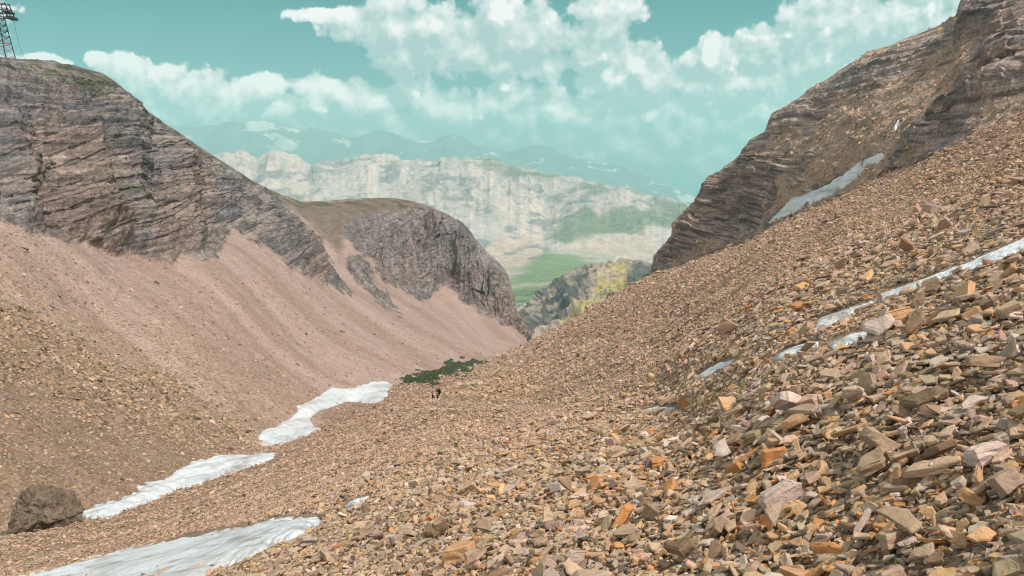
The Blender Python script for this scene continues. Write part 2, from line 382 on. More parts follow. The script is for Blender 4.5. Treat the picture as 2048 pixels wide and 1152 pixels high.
# displacement
sc = np.clip(D_R / 300, 0.0, 1.3)
led = fbm(x / 40, y / 40, z / 2.6, 4, 0.62)                    # ledges
blk = ridged(x / 11, y / 11, z / 7, 4)
big = fbm(x / 38, y / 38, z / 30, 3, 0.5)
cR_ = np.arctan2(x, y) * 330; zR = z + 1.5 * fbm(x / 45, y / 45, z / 45, 3) - 0.22 * np.minimum(cR_, 112)
bkA, frA = blocks(cR_ + 1.5 * fbm(x / 6, y / 6, z / 6, 2), zR, 9.0, 3.1, 3)
bkB, frB = blocks(cR_ + 0.8 * fbm(x / 3, y / 3, z / 3, 2), zR, 3.6, 1.25, 8)
led1 = fbm(cR_ / 160, zR * 0, zR / 2.6, 3, 0.6)
led2 = bkB * 0.6 + 0.7 * fbm(cR_ / 50, zR * 0, zR / 1.0, 2, 0.6)
disp = mR * sc * (led1 * 1.5 + bkA * 0.9 + bkB * 0.7 - 0.5 * frA + blk * 1.6 + big * 4.0 + 1.5) * (0.2 + 0.8 * sstep(rockR + jit, -6, 40)) * (0.25 + 0.75 * sstep(nr - 24 - rowi, 0, 110))
disp += (1 - mR) * past * sc * (0.35 * bkB * sstep(led1, -0.1, 0.3) + fbm(x / 5, y / 5, z / 2.2, 4, 0.6) * 0.9 + rub * (1.6 * blk + 1.0 * led))
edge = sstep(rowi, nr - 30, nr - 24)
# scree micro relief
far_s = ~past
sw = sstep(D_R, 1.0, 3.0)
disp += far_s * sw * (0.22 * fbm(x / 3.5, y / 3.5, z / 3.5, 3) * np.clip(D_R / 30, 0.12, 1.6) + 0.05 * np.clip(D_R / 25, 0.3, 8) * fbm(x / (0.7), y / 0.7, z / 0.7, 3, 0.6))
QR = PR + NR * (disp * (1 - 0.0 * edge))[..., None]
pxQ, pyQ = project(QR)
# colours
def C(r, g, b): return np.array([r, g, b], float)
nA = fbm(x / 14, y / 14, z / 14, 4); nB = fbm(x / 2.5, y / 2.5, z / 2.5, 4, 0.6)
pink = C(0.335, 0.222, 0.165); tan = C(0.34, 0.235, 0.165); brown = C(0.20, 0.135, 0.09); grey = C(0.24, 0.20, 0.165); ochre = C(0.36, 0.225, 0.10)
colR = np.ones(x.shape + (1,)) * tan
colR = mixc(colR, pink, sstep(D_R, 20, 120) * 0.9)
colR = mixc(colR, brown, sstep(nA, 0.0, 0.6) * 0.35)
colR = mixc(colR, grey, sstep(nB, 0.1, 0.7) * 0.35)
PATH = [(872,801),(930,799),(1000,806),(1080,812),(1160,818),(1240,821),(1330,817),(1420,822),(1420,828),(1330,825),(1240,829),(1150,828),(1070,821),(990,814),(925,808),(872,807)]
pth = sstep(poly_sd(pxQ, pyQ, PATH), -3, 3)
colR = mixc(colR, C(0.47, 0.335, 0.255), pth * 0.8)
oc = poly_sd(pxR, pyR, [(940,790),(1010,740),(1080,730),(1120,760),(1060,800),(980,812)])
colR = mixc(colR, ochre, sstep(oc + jit, -10, 25) * 0.7 * far_s)
slopeR = C(0.50, 0.365, 0.28)
colR = mixc(colR, slopeR, past * 0.75)
rk = mixc(np.ones(x.shape + (1,)) * C(0.44, 0.335, 0.29), C(0.27, 0.225, 0.21), sstep(fbm(x / 25, y / 25, z / 12, 4), -0.2, 0.5))
rk = mixc(rk, C(0.32, 0.22, 0.165), sstep(fbm(x / 60, y / 60, z / 3.0, 3), 0.05, 0.5) * 0.7)
rk = mixc(rk, C(0.09, 0.072, 0.068), sstep(led2, 0.15, 0.6) * 0.5)
colR = mixc(colR, rk, np.clip(mR + 0.55 * rub * past, 0, 1))
# drop unseen right of thalweg rows
fR = np.ones((nr - 1, nc - 1), bool)
mrk = fm(mR > 0.5)
ground = grid_obj('ground', QR, fR & ~mrk, M_ground, colR)
tag(ground, 'stony brown scree covering the foreground and the right hand slope', kind='structure')
rcliff = grid_obj('mountain', QR, fR & mrk, M_rrock, colR, smooth=False)
tag(rcliff, 'dark layered rock outcrops stepping up the right hand mountainside', kind='structure')

# ------------------------------------------------------------------ SHEET L: left scree and mountain
azL = np.linspace(-0.80, 0.062, 760)
TL = T_PTS + [(1100,720,470)]
L0 = [(a, b + 30, c * 0.93) for a, b, c in TL]
A1 = [(-420,770,90),(-150,765,88),(0,760,93),(230,740,116),(450,720,142),(660,700,200),(800,680,255),(900,667,320),(1000,684,395),(1055,683,440),(1062,692,445),(1100,735,475)]
A2 = [(-420,370,150),(-150,400,152),(0,440,163),(230,512,200),(450,505,245),(560,545,275),(660,585,310),(800,600,400),(900,592,450),(1000,640,440),(1055,681,442),(1062,694,450),(1100,738,478)]
B1 = [(-420,250,185),(-150,270,195),(0,290,205),(230,345,240),(400,420,285),(560,470,330),(660,500,380),(760,480,440),(850,500,470),(940,530,470),(1000,590,450),(1050,674,446),(1062,696,452),(1100,741,480)]
B2 = [(-420,85,270),(-150,108,285),(0,121,300),(60,124,310),(150,131,320),(200,146,330),(232,167,335),(262,192,340),(300,226,350),(350,262,365),(400,294,385),(450,326,405),(500,359,430),(550,386,455),(600,402,480),(650,402,500),(720,398,520),(790,396,530),(820,401,530),(860,413,525),(900,432,520),(940,466,510),(970,500,500),(1000,527,490),(1014,545,480),(1021,565,475),(1023,600,470),(1031,625,462),(1044,655,455),(1054,675,452),(1064,698,455),(1100,745,482)]
BB = [(a, b + 130, c * 1.35) for a, b, c in B2]
LL = [line(L0, azL, 4), line(TL, azL, 2), line(A1, azL, 12), line(A2, azL, 10), line(B1, azL, 8), line(B2, azL, 1), line(BB, azL, 1)]
PL = loft(LL, [16, 190, 150, 170, 190, 30], azL)
nrl, ncl = PL.shape[:2]
NL = normals(PL)
if NL[250, 300, 2] < 0: NL = -NL
pxL, pyL = project(PL)
x, y, z = PL[..., 0], PL[..., 1], PL[..., 2]; D_L = np.hypot(x, y)
rowl = np.arange(nrl)[:, None] * np.ones((1, ncl)); isback = rowl > nrl - 31
LP = [
 [(-500,50),(-500,350),(-150,405),(0,438),(50,468),(130,492),(160,482),(230,512),(255,500),(345,534),(362,505),(400,518),(432,514),(450,480),(466,462),(500,474),(540,505),(600,549),(650,570),(700,588),(688,555),(660,520),(640,480),(600,440),(560,395),(500,350),(400,280),(300,215),(240,150),(150,110)],
 [(688,456),(720,440),(760,428),(830,420),(860,408),(900,426),(940,460),(970,494),(1000,520),(1016,543),(1030,565),(1032,600),(1040,625),(1075,700),(1060,686),(1010,648),(960,622),(920,594),(895,578),(870,578),(852,604),(830,590),(770,566),(745,530),(715,505),(690,480)],
 [(692,508),(722,506),(738,530),(748,560),(768,590),(800,628),(770,612),(730,585),(705,560),(690,535)],
]
rockL = np.full(x.shape, -1e3)
for p in LP: rockL = np.maximum(rockL, poly_sd(pxL, pyL, p))
jit = 11 * fbm(x / 9, y / 9, z / 4.5, 4, 0.62) + 5 * ridged(x / 14, y / 14, z / 60, 2)
mL = sstep(rockL + jit, -4, 7)
mL2 = sstep(poly_sd(pxL, pyL, LP[1]) + jit, -4, 10)
along = np.arctan2(x, y) * 300        # metres round the face
zL = z + 0.075 * along + 1.6 * fbm(x / 70, y / 70, z / 70, 3)
bkA, frA = blocks(along + 1.5 * fbm(x / 6, y / 6, z / 6, 2), zL, 8.0, 2.9, 3)
bkB, frB = blocks(along + 0.8 * fbm(x / 3, y / 3, z / 3, 2), zL, 3.4, 1.2, 8)
bkC, frC = blocks(along * 1.5 + 1.2 * fbm(x / 6, y / 6, z / 12, 2), z + 5 * fbm(x / 20, y / 20, z / 20, 2), 3.4, 15.0, 21)
led = fbm(along / 170, zL * 0, zL / 2.5, 3, 0.6)
gul = ridged(along / 22, z / 70, x * 0 + 1.3, 5)
blk = fbm(x / 13, y / 13, z / 9, 4, 0.58); led3 = bkB * 0.6 + 0.7 * fbm(along / 50, zL * 0, zL / 0.95, 2, 0.6)
rib = ridged(np.arctan2(x, y) * 470 / 15, z / 70, x * 0 + 5.1, 4)
d = mL * (1 - mL2) * (led * 0.9 + bkA * 0.45 + bkB * 0.45 - 0.4 * frA + gul * 5.0 + blk * 2.6 + 1.0) + mL2 * (np.sign(rib) * np.abs(rib) ** 0.8 * 12.0 + bkC * 1.8 + bkB * 0.4 + blk * 1.2 + 2.5)
# left buttresses with deep clefts
cl = sstep(-pxL, -330, -150) * sstep(pyL, 240, 300) * mL
d += cl * 12.0 * ridged(along / 34, z / 90, x * 0 + 9.1, 3)
rampL = (0.15 + 0.85 * sstep(rockL + jit, -4, 50)) * (0.2 + 0.8 * sstep(716 - rowl, 0, 70))
d = d * rampL
cq_, dq_ = (-.08 * x + .66 * y) / .665, (.66 * x + .08 * y) / .665
tf_ = np.clip((rowl - 16) / 340, 0, 1.3); azg = np.arctan2(x, y)
qf = azg + (0.10 + 0.36 * np.clip(-azg - 0.05, 0, 1)) * tf_      # runs down the fall line of the fan
sc_d = fbm(qf * 34, tf_ * 1.2, z * 0, 3) * 1.2 + fbm(x / 4, y / 4, z / 4, 3) * 0.35
band = [(-60,560),(0,585),(130,650),(280,735),(420,800),(490,850),(520,905),(440,905),(330,880),(180,830),(60,770),(-60,740)]
bd = sstep(poly_sd(pxL, pyL, band) + 2 * jit, -25, 30)
d += (1 - mL) * (sc_d * 0.8 + bd * 0.5 * fbm(x / 1.4, y / 1.4, z / 1.4, 3, 0.7)) * sstep(rowl, 16, 60)
QL = PL + NL * (d * (1 - 0.7 * isback))[..., None]
pxM, pyM = project(QL)
nA = fbm(x / 30, y / 30, z / 30, 4)
cq, dq = (-.08 * x + .66 * y) / .665, (.66 * x + .08 * y) / .665
streak = fbm(qf * 75, tf_ * 1.3, z * 0 + 3.3, 5, 0.64)
colL = np.ones(x.shape + (1,)) * C(0.365, 0.262, 0.228)
near = sstep(-D_L, -190, -85)
colL = mixc(colL, C(0.31, 0.218, 0.150), near * 0.9)
colL = mixc(colL, C(0.41, 0.30, 0.26), sstep(streak, -0.05, 0.55) * 0.75)
colL = mixc(colL, C(0.285, 0.195, 0.155), sstep(-streak, 0.0, 0.55) * 0.65)
colL = mixc(colL, C(0.22, 0.155, 0.105), bd * 0.75)
colL = mixc(colL, C(0.19, 0.13, 0.09), sstep(poly_sd(pxL, pyL, [(-100,700),(200,800),(420,900),(500,910),(300,1020),(0,1060),(-100,1080)]), -60, 60) * 0.7)
topd = C(0.125, 0.100, 0.085)
topd = topd * (1 + 0.45 * fbm(x / 2.4, y / 2.4, z / 1.6, 3, 0.7))[..., None]
colL = mixc(colL, topd, sstep(poly_sd(pxL, pyL, [(560,395),(640,400),(800,392),(880,410),(960,480),(1010,540),(1040,640),(860,440),(760,430),(690,455),(680,520),(650,470)]) + jit, -12, 12) * 0.8)
rk = mixc(np.ones(x.shape + (1,)) * C(0.230, 0.202, 0.196), C(0.142, 0.134, 0.140), sstep(fbm(x / 45, y / 45, z / 25, 4), -0.25, 0.45))
rk = mixc(rk, C(0.25, 0.175, 0.150), sstep(fbm(along / 20, z / 50, x * 0, 4) + 0.8 * sstep(-pxL, -480, -120) * sstep(pyL, 230, 300) - 0.25, 0.1, 0.7) * 0.75)
rk = mixc(rk, C(0.27, 0.215, 0.185), sstep(fbm(x / 90, y / 90, z / 2.2, 3), 0.2, 0.6) * 0.55)
rk = mixc(rk, C(0.27, 0.20, 0.18), mL2 * sstep(bkC, 0.3, 0.9) * 0.5)
rk = mixc(rk, C(0.075, 0.066, 0.066), (1 - mL2) * sstep(led3, 0.2, 0.6) * 0.55)
rk = mixc(rk, C(0.30, 0.245, 0.215), (1 - mL2) * sstep(-led3, 0.25, 0.6) * 0.45)
colL = mixc(colL, rk, mL)
# thin turf on the crests
crest = poly_sd(pxL, pyL, [(30,115),(150,125),(240,165),(300,215),(380,275),(430,310),(560,385),(650,398),(800,390),(860,405),(800,412),(660,415),(590,410),(540,392),(400,305),(330,262),(290,260),(250,225),(200,190),(110,175),(40,150)])
tf = sstep(crest + 1.6 * jit, -2, 10) * sstep(fbm(x / 6, y / 6, z / 6, 3), -0.35, 0.2) * (1 - isback)
colL = mixc(colL, C(0.070, 0.082, 0.038), tf * 0.75)
tf2 = sstep(poly_sd(pxL, pyL, [(150,380),(260,360),(330,420),(300,480),(180,470)]), -40, 40) * sstep(fbm(x / 4, y / 4, z / 3, 3), 0.1, 0.4)
colL = mixc(colL, C(0.075, 0.085, 0.045), tf2 * 0.55)
mrl = fm(mL > 0.5); allL = np.ones(mrl.shape, bool)
second = fm(pxL > 672)
terr = grid_obj('terrain', QL, allL & ~mrl, M_lscree, colL)
tag(terr, 'smooth pinkish scree fan falling from the left hand cliffs', kind='structure')
o = grid_obj('mountain', QL, mrl & ~second, M_rock, colL, smooth=False); tag(o, 'broad grey brown layered rock face of the left mountain', kind='structure')
o = grid_obj('mountain', QL, mrl & second, M_ribrock, colL, smooth=False); tag(o, 'dark ribbed cliff of the rounded second hill at the valley mouth', kind='structure')

# ------------------------------------------------------------------ far landscape
def far_sheet(name, lines, counts, az, amp, wl, colf, mat, label, octs=6, sharp=False, sm=1, zs=1.0, ramp=None):
    P = loft([line(l, az, s_) for l, s_ in zip(lines, sm if isinstance(sm, (list, tuple)) else [sm] * len(lines))], counts, az)
    Nn = normals(P)
    if np.mean(Nn[..., 2]) < 0: Nn = -Nn
    x, y, z = P[..., 0], P[..., 1], P[..., 2]
    n = (0.82 * ridged(x / wl, y / wl, z / (wl * zs), octs) + 0.18 * ridged(np.arctan2(x, y) * np.median(np.hypot(x, y)) / (wl * 0.8), z / (wl * 4), x * 0, octs)) if sharp else fbm(x / wl, y / wl, z / (wl * zs), octs, 0.55)
    Q = P + Nn * (n * amp * (sstep(np.hypot(x, y), ramp[0], ramp[1]) * 0.93 + 0.07 if ramp else 1.0))[..., None]
    px, py = project(P)
    col = colf(x, y, z, px, py, n)
    o = grid_obj(name, Q, np.ones((P.shape[0] - 1, P.shape[1] - 1), bool), mat, col)
    tag(o, label, kind='structure'); return P, Q, o
# dark and yellow spur just past the valley mouth
ridge = [(960,730,1000),(1020,700,1020),(1040,670,1040),(1052,640,1080),(1075,612,1130),(1100,592,1180),(1150,566,1250),(1165,560,1270),(1200,548,1300),(1240,540,1330),(1285,540,1350),(1300,552,1360),(1340,580,1360),(1400,640,1360)]
foot = [(960,800,760),(1040,760,780),(1120,730,800),(1250,700,800),(1400,720,820)]
mid = [(960,765,850),(1040,710,880),(1100,670,920),(1180,640,950),(1300,620,1000),(1400,680,1000)]
def spur_col(x, y, z, px, py, n):
    a = fbm(x / 60, y / 60, z / 60, 5, 0.6); b = fbm(x / 22, y / 22, z / 22, 4, 0.6)
    c = np.ones(x.shape + (1,)) * C(0.36, 0.29, 0.235)
    c = mixc(c, C(0.42, 0.35, 0.13), sstep(poly_sd(px, py, [(1120,690),(1130,650),(1180,610),(1200,570),(1235,545),(1262,560),(1260,590),(1235,620),(1160,680)]) + 9 * a, -8, 8) * (0.25 + 0.65 * sstep(b, -0.5, 0.2)))
    c = mixc(c, C(0.085, 0.088, 0.088), sstep(poly_sd(px, py, [(1040,670),(1075,625),(1100,600),(1150,566),(1180,560),(1185,585),(1150,610),(1130,640),(1080,672),(1050,680)]) + 16 * a, -8, 8) * (0.35 + 0.65 * sstep(b, -0.4, 0.2)))
    c = mixc(c, C(0.075, 0.085, 0.095), sstep(poly_sd(px, py, [(1240,590),(1255,560),(1270,543),(1300,545),(1330,570),(1290,610)]) + 10 * a, -6, 8) * 0.85)
    return c
azS = np.linspace(-0.06, 0.26, 420)
far_sheet('hills', [foot, mid, ridge, [(a, b + 60, c * 1.25) for a, b, c in ridge]], [60, 200, 20], azS, 30, 55, spur_col, surf_mat('spur_rock', scales=((0.02, 5, 0.15), (0.12, 5, 0.35)), bump=((0.06, 7, 7),)),
          'dark spur with a yellow grassy flank just beyond the valley mouth', sharp=True, sm=1)
# valley floor, foothills and the pale range behind
azF = np.linspace(-0.46, 0.36, 900)
crest = [(300,330,4600),(430,318,4600),(455,312,4600),(470,316,4600),(486,308,4600),(498,315,4600),(512,322,4600),(525,312,4600),(540,307,4600),(560,314,4600),(575,320,4600),(590,319,4600),(612,333,4600),(625,340,4600),(650,332,4600),(665,336,4550),(690,324,4550),(720,319,4500),(755,321,4500),(790,325,4500),(800,330,4450),(880,332,4400),(886,327,4400),(905,330,4350),(918,331,4350),(935,326,4300),(985,328,4300),(1025,341,4250),(1060,352,4200),(1150,368,4100),(1220,382,4050),(1260,392,4000),(1310,402,3950),(1365,415,3900),(1420,440,3900),(1600,470,3900)]
fl = [
 [(300,1000,1200),(1000,760,1300),(1400,700,1300),(1600,700,1300)],
 [(300,760,1600),(1000,640,1650),(1100,600,1700),(1400,580,1700),(1600,600,1700)],
 [(300,650,2200),(1000,560,2350),(1100,545,2450),(1300,540,2500),(1600,560,2500)],
 [(300,560,2600),(700,520,2800),(1000,525,2950),(1100,512,3000),(1230,520,3000),(1600,520,3000)],
 [(300,470,3400),(700,470,3300),(1000,470,3300),(1090,490,3250),(1150,455,3350),(1250,470,3300),(1350,490,3250),(1600,500,3200)],
 [(300,400,4000),(700,400,3950),(850,400,3900),(1000,410,3800),(1100,430,3700),(1200,412,3700),(1300,430,3650),(1600,470,3550)],
 crest, [(a, b + 60, c * 1.3) for a, b, c in crest]]
def range_col(x, y, z, px, py, n):
    a = fbm(x / 400, y / 400, z / 200, 5, 0.6); b = fbm(x / 110, y / 110, z / 90, 4, 0.6)
    st = fbm(np.arctan2(x, y) * 150, z / 160, x * 0, 4, 0.6)
    c = np.ones(x.shape + (1,)) * C(0.50, 0.45, 0.43)
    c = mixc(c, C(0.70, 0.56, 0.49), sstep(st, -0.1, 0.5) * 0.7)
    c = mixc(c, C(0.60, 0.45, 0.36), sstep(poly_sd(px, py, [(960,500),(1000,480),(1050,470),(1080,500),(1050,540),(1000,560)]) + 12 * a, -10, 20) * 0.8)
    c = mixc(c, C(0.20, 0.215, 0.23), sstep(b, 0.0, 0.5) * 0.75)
    c = mixc(c, C(0.60, 0.47, 0.38), sstep(poly_sd(px, py, [(1120,500),(1160,470),(1300,480),(1330,530),(1200,520)]) + 12 * a, -10, 20) * 0.7)
    green = C(0.22, 0.285, 0.145)
    hill = C(0.17, 0.22, 0.13)
    for pl, w_ in (([(905,328),(985,328),(1060,352),(1220,382),(1290,400),(1180,395),(1080,372),(1010,350)], 0.9), ([(1090,480),(1130,440),(1180,420),(1300,420),(1340,460),(1240,465),(1130,485)], 0.85), ([(1290,410),(1370,420),(1370,470),(1320,460)], 0.6)):
        c = mixc(c, hill, sstep(poly_sd(px, py, pl) + 9 * a + 5 * b, -5, 12) * w_)
    c = mixc(c, green, sstep(poly_sd(px, py, [(1000,590),(1010,560),(1060,535),(1090,505),(1150,512),(1225,518),(1200,545),(1120,590),(1080,600),(1000,610)]) + 12 * a, -8, 10))
    c = mixc(c, green, sstep(poly_sd(px, py, [(900,520),(960,540),(1015,555),(1000,600),(900,600)]) + 12 * a, -8, 10) * 0.6)
    c = mixc(c, C(0.45, 0.40, 0.30), sstep(poly_sd(px, py, [(1000,572),(1060,565),(1110,568),(1110,573),(1050,572),(1000,580)]) + 3 * b, -2, 2) * 0.8)
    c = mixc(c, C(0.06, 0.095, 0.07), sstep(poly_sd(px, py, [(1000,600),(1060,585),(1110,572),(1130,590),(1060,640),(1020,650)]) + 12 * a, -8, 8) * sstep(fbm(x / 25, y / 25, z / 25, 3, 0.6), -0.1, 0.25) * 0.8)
    return c
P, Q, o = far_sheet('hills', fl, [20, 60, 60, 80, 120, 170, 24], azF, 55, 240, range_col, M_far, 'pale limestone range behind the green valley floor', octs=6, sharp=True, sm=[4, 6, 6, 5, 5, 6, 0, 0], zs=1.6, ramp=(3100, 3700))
peaks = [(150,262,14720),(330,258,14720),(400,256,14720),(480,250,14400),(500,246,14400),(560,262,14400),(600,272,14560),(650,268,14400),(700,278,14560),(760,274,14400),(840,288,14560),(900,280,14400),(925,284,14400),(960,300,14240),(1010,318,14240),(1050,306,14080),(1078,300,14080),(1120,318,13920),(1180,330,13920),(1260,350,14080),(1360,400,14080),(1500,430,14080),(1600,430,14080)]
def peak_col(x, y, z, px, py, n):
    b = fbm(x / 500, y / 500, z / 220, 5, 0.7); a = fbm(x / 1500, y / 1500, z / 600, 3)
    c = np.ones(x.shape + (1,)) * C(0.24, 0.27, 0.275)
    hi = np.interp(px, [p[0] for p in peaks], [p[1] for p in peaks])
    sn = sstep(b + 0.5 * a, 0.10, 0.26) * sstep(hi + 50 - py, 0, 30)
    return mixc(c, C(0.93, 0.86, 0.84), sn)
azP = np.linspace(-0.56, 0.38, 700)
far_sheet('hills', [[(150,500,10880),(900,500,10880),(1600,520,10880)], [(150,380,12160),(600,360,12160),(900,350,12160),(1100,350,12160),(1300,410,12160),(1600,470,12160)], [(150,300,13440),(600,300,13440),(900,310,13280),(1080,320,13120),(1300,395,13120),(1600,450,13280)], peaks, [(a, b + 30, c * 1.1) for a, b, c in peaks]],
          [20, 70, 90, 12], azP, 190, 800, peak_col, M_peak, 'faint snow flecked peaks on the horizon under the clouds', sharp=True, sm=[4, 4, 6, 2, 1])

# ------------------------------------------------------------------ snow patches
def snow_mask(base, pxb, pyb, poly, rough, cond):
    sd = poly_sd(pxb, pyb, poly)
    if cond is not None: sd = np.where(cond, sd, -1e3)
    return sd + rough * fbm(pxb / 22, pyb / 7, pxb * 0, 4, 0.6) * (sd > -60)
def largest(m):
    """keep the largest connected piece of a boolean face mask"""
    lab = np.zeros(m.shape, int); cur = 0; best = (0, 0)
    for r, c in zip(*np.nonzero(m)):
        if lab[r, c]: continue
        cur += 1; st = [(r, c)]; lab[r, c] = cur; n = 0
        while st:
            a, b = st.pop(); n += 1
            for a2, b2 in ((a + 1, b), (a - 1, b), (a, b + 1), (a, b - 1)):
                if 0 <= a2 < m.shape[0] and 0 <= b2 < m.shape[1] and m[a2, b2] and not lab[a2, b2]: lab[a2, b2] = cur; st.append((a2, b2))
        best = max(best, (n, cur))
    return lab == best[1]
def blur2(a, n):
    for ax in (0, 1):
        for _ in range(2):
            a = np.pad(a, [(n, n) if k == ax else (0, 0) for k in range(2)], mode='edge'); c = np.cumsum(a, axis=ax)
            c = np.concatenate([np.zeros_like(np.take(c, [0], ax)), c], ax)
            k = 2 * n + 1; a = (np.take(c, range(k, c.shape[ax]), ax) - np.take(c, range(0, c.shape[ax] - k), ax)) / k
    return a
def drape(poly, Dr, n=260, objs=None, bl=4):
    """a fine grid draped on the terrain around a pixel outline, between two distances"""
    a, v = pix2([p[0] for p in poly], [p[1] for p in poly]); az = np.linspace(a.min() - 0.004, a.max() + 0.004, int(n * 1.5))
    w = np.linspace(1 / Dr[0], 1 / Dr[1], n); D = 1 / w
    X = np.sin(az)[None] * D[:, None]; Y = np.cos(az)[None] * D[:, None]; Z = np.full(X.shape, np.nan)
    for o_ in objs or (ground, terr):
        for i_ in range(X.shape[0]):
            for j_ in range(X.shape[1]):
                ok, loc, nn_, _ = o_.ray_cast(Vector((X[i_, j_], Y[i_, j_], 500)), Vector((0, 0, -1)))
                if ok and not (Z[i_, j_] > loc.z): Z[i_, j_] = loc.z
    Z = np.where(np.isnan(Z), np.nanmin(Z) if np.isfinite(Z).any() else 0, Z)
    Zb = blur2(Z, bl)
    return X, Y, Z, Zb
def snow(poly, Dr, label, thick, rough=5.0, streaks=0.0, objs=None, n=240, bl=4):
    X, Y, Z, Zb = drape(poly, Dr, n, objs, bl)
    P = np.stack([X, Y, Zb], -1); px, py = project(P)
    nw = fbm(X / (0.016 * Dr[0]), Y / (0.05 * Dr[0]), X * 0, 4, 0.6) if Dr[1] < 40 else fbm(px / 22, py / 7, px * 0, 4, 0.6)
    s_ = poly_sd(px, py, poly) + rough * nw
    h = thick * np.where(s_ > 0, np.sqrt(np.clip(s_, 0, 12) / 12), np.clip(s_, -4, 0) * 0.25)
    h = h + sstep(s_, 2, 10) * thick * 0.10 * fbm(X / 2.5, Y / 1.0, X * 0, 3)
    P[..., 2] = Zb + h
    dirt = fbm(X / 3.2, Y / 0.9, X * 0, 4, 0.65); dirt2 = fbm(px / 70, py / 5 + px / 25, px * 0 + 2, 4, 0.7)
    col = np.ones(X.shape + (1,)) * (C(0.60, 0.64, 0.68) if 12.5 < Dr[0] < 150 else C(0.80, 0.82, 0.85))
    col = mixc(col, C(0.30, 0.28, 0.28), sstep(dirt2, -0.05, 0.75) * (0.65 + streaks))
    col = mixc(col, C(0.36, 0.29, 0.24), sstep(dirt, 0.05, 0.7) * 0.4)
    m = fm(s_ > -3)
    if not m.any(): print('NO SNOW', label); return
    o = grid_obj('snow_patch', P, largest(m), M_snow, col)
    if (np.cross(P[1:, :-1] - P[:-1, :-1], P[:-1, 1:] - P[:-1, :-1])[..., 2]).mean() > 0: o.data.flip_normals()
    tag(o, label, 'snow patch', 'old snow patches left on the scree')
SN_R, SN_L = [], []
def sr(poly, label, thick, rough=5, streaks=0.0, left=False, rows=(278, 900), **k):
    cR = (rowi > rows[0]) & (rowi < rows[1]); cL = rowl > 15
    mR_ = snow_mask(QR, pxQ, pyQ, poly, rough, cR); SN_R.append(mR_)
    Ds = list(D_R[mR_ > -2])
    if left:
        mL_ = snow_mask(QL, pxM, pyM, poly, rough, cL); SN_L.append(mL_); Ds += list(D_L[mL_ > -2])
    if not len(Ds): print('EMPTY', label); return
    lo, hi = np.percentile(Ds, 0.5) * 0.96, np.percentile(Ds, 99.5) * 1.04
    print('%-70s %.1f %.1f' % (label, lo, hi))
    snow(poly, (lo, hi), label, thick, rough, streaks, **k)
sr([(-80,1200),(-20,1168),(50,1149),(150,1125),(250,1100),(360,1080),(480,1058),(560,1040),(635,1036),(640,1046),(600,1072),(540,1095),(480,1120),(430,1145),(380,1175),(300,1200)], 'long bluish snow tongue crossing the bottom left foreground', 0.12, rough=6, streaks=0.15, rows=(60, 500))
sr([(690,1015),(710,1003),(738,995),(730,1003),(706,1013)], 'tiny snow fleck just up the slope from the foreground snow tongue', 0.18, rough=2, rows=(60, 500))
S2 = [(150,1030),(190,1015),(235,1003),(280,985),(272,975),(330,960),(380,930),(440,910),(550,908),(545,918),(480,940),(420,962),(350,985),(280,1012),(215,1035),(160,1034)]
sr(S2, 'dirty snow patch on the gully floor beside the dark boulder', 0.5, rough=5, left=True, rows=(278, rowS))
S3 = [(517,876),(530,860),(560,850),(590,830),(594,812),(640,795),(665,775),(700,776),(750,763),(785,768),(775,790),(765,805),(740,808),(700,800),(640,822),(620,838),(625,852),(650,858),(610,872),(560,890),(525,888)]
sr(S3, 'curved white snow patch along the valley floor below the hikers', 0.6, rough=4, left=True, rows=(278, rowS))
sr([(1540,443),(1558,425),(1580,400),(1640,380),(1690,350),(1712,330),(1765,308),(1768,320),(1730,334),(1705,362),(1670,385),(1620,410),(1575,430)], 'narrow snow streak high beneath the right hand outcrops', 1.2, rough=3, rows=(rowS - 60, nr - 40), objs=(ground, rcliff))
sr([(1786,256),(1798,238),(1797,252),(1790,262)], 'smallest snow scrap tucked in the cleft of the right cliff', 1.2, rough=1, rows=(rowS, nr - 40), objs=(ground, rcliff), n=60)
sr([(1628,662),(1640,640),(1700,618),(1750,600),(1760,590),(1850,560),(1920,535),(1990,505),(2048,478),(2120,450),(2120,480),(2048,500),(1980,528),(1900,552),(1840,575),(1790,590),(1740,612),(1700,630),(1650,655)], 'long thin snow band running off the right edge across the scree', 0.07, rough=4, bl=8)
sr([(1545,722),(1560,710),(1600,692),(1636,686),(1636,694),(1600,706),(1570,718)], 'left half of the broken snow strip below the long thin band', 0.06, rough=4, bl=8)
sr([(1655,690),(1700,670),(1750,661),(1745,672),(1700,688),(1665,700)], 'right half of the broken snow strip below the long thin band', 0.06, rough=4, bl=8)
sr([(1398,752),(1420,735),(1470,718),(1460,728),(1430,742),(1410,754)], 'small ragged snow scrap on the scree right of the path', 0.05, rough=3, bl=8)
sr([(1285,820),(1310,814),(1355,815),(1340,822),(1300,824)], 'flat sliver of snow lying along the edge of the path', 0.05, rough=3, bl=8)

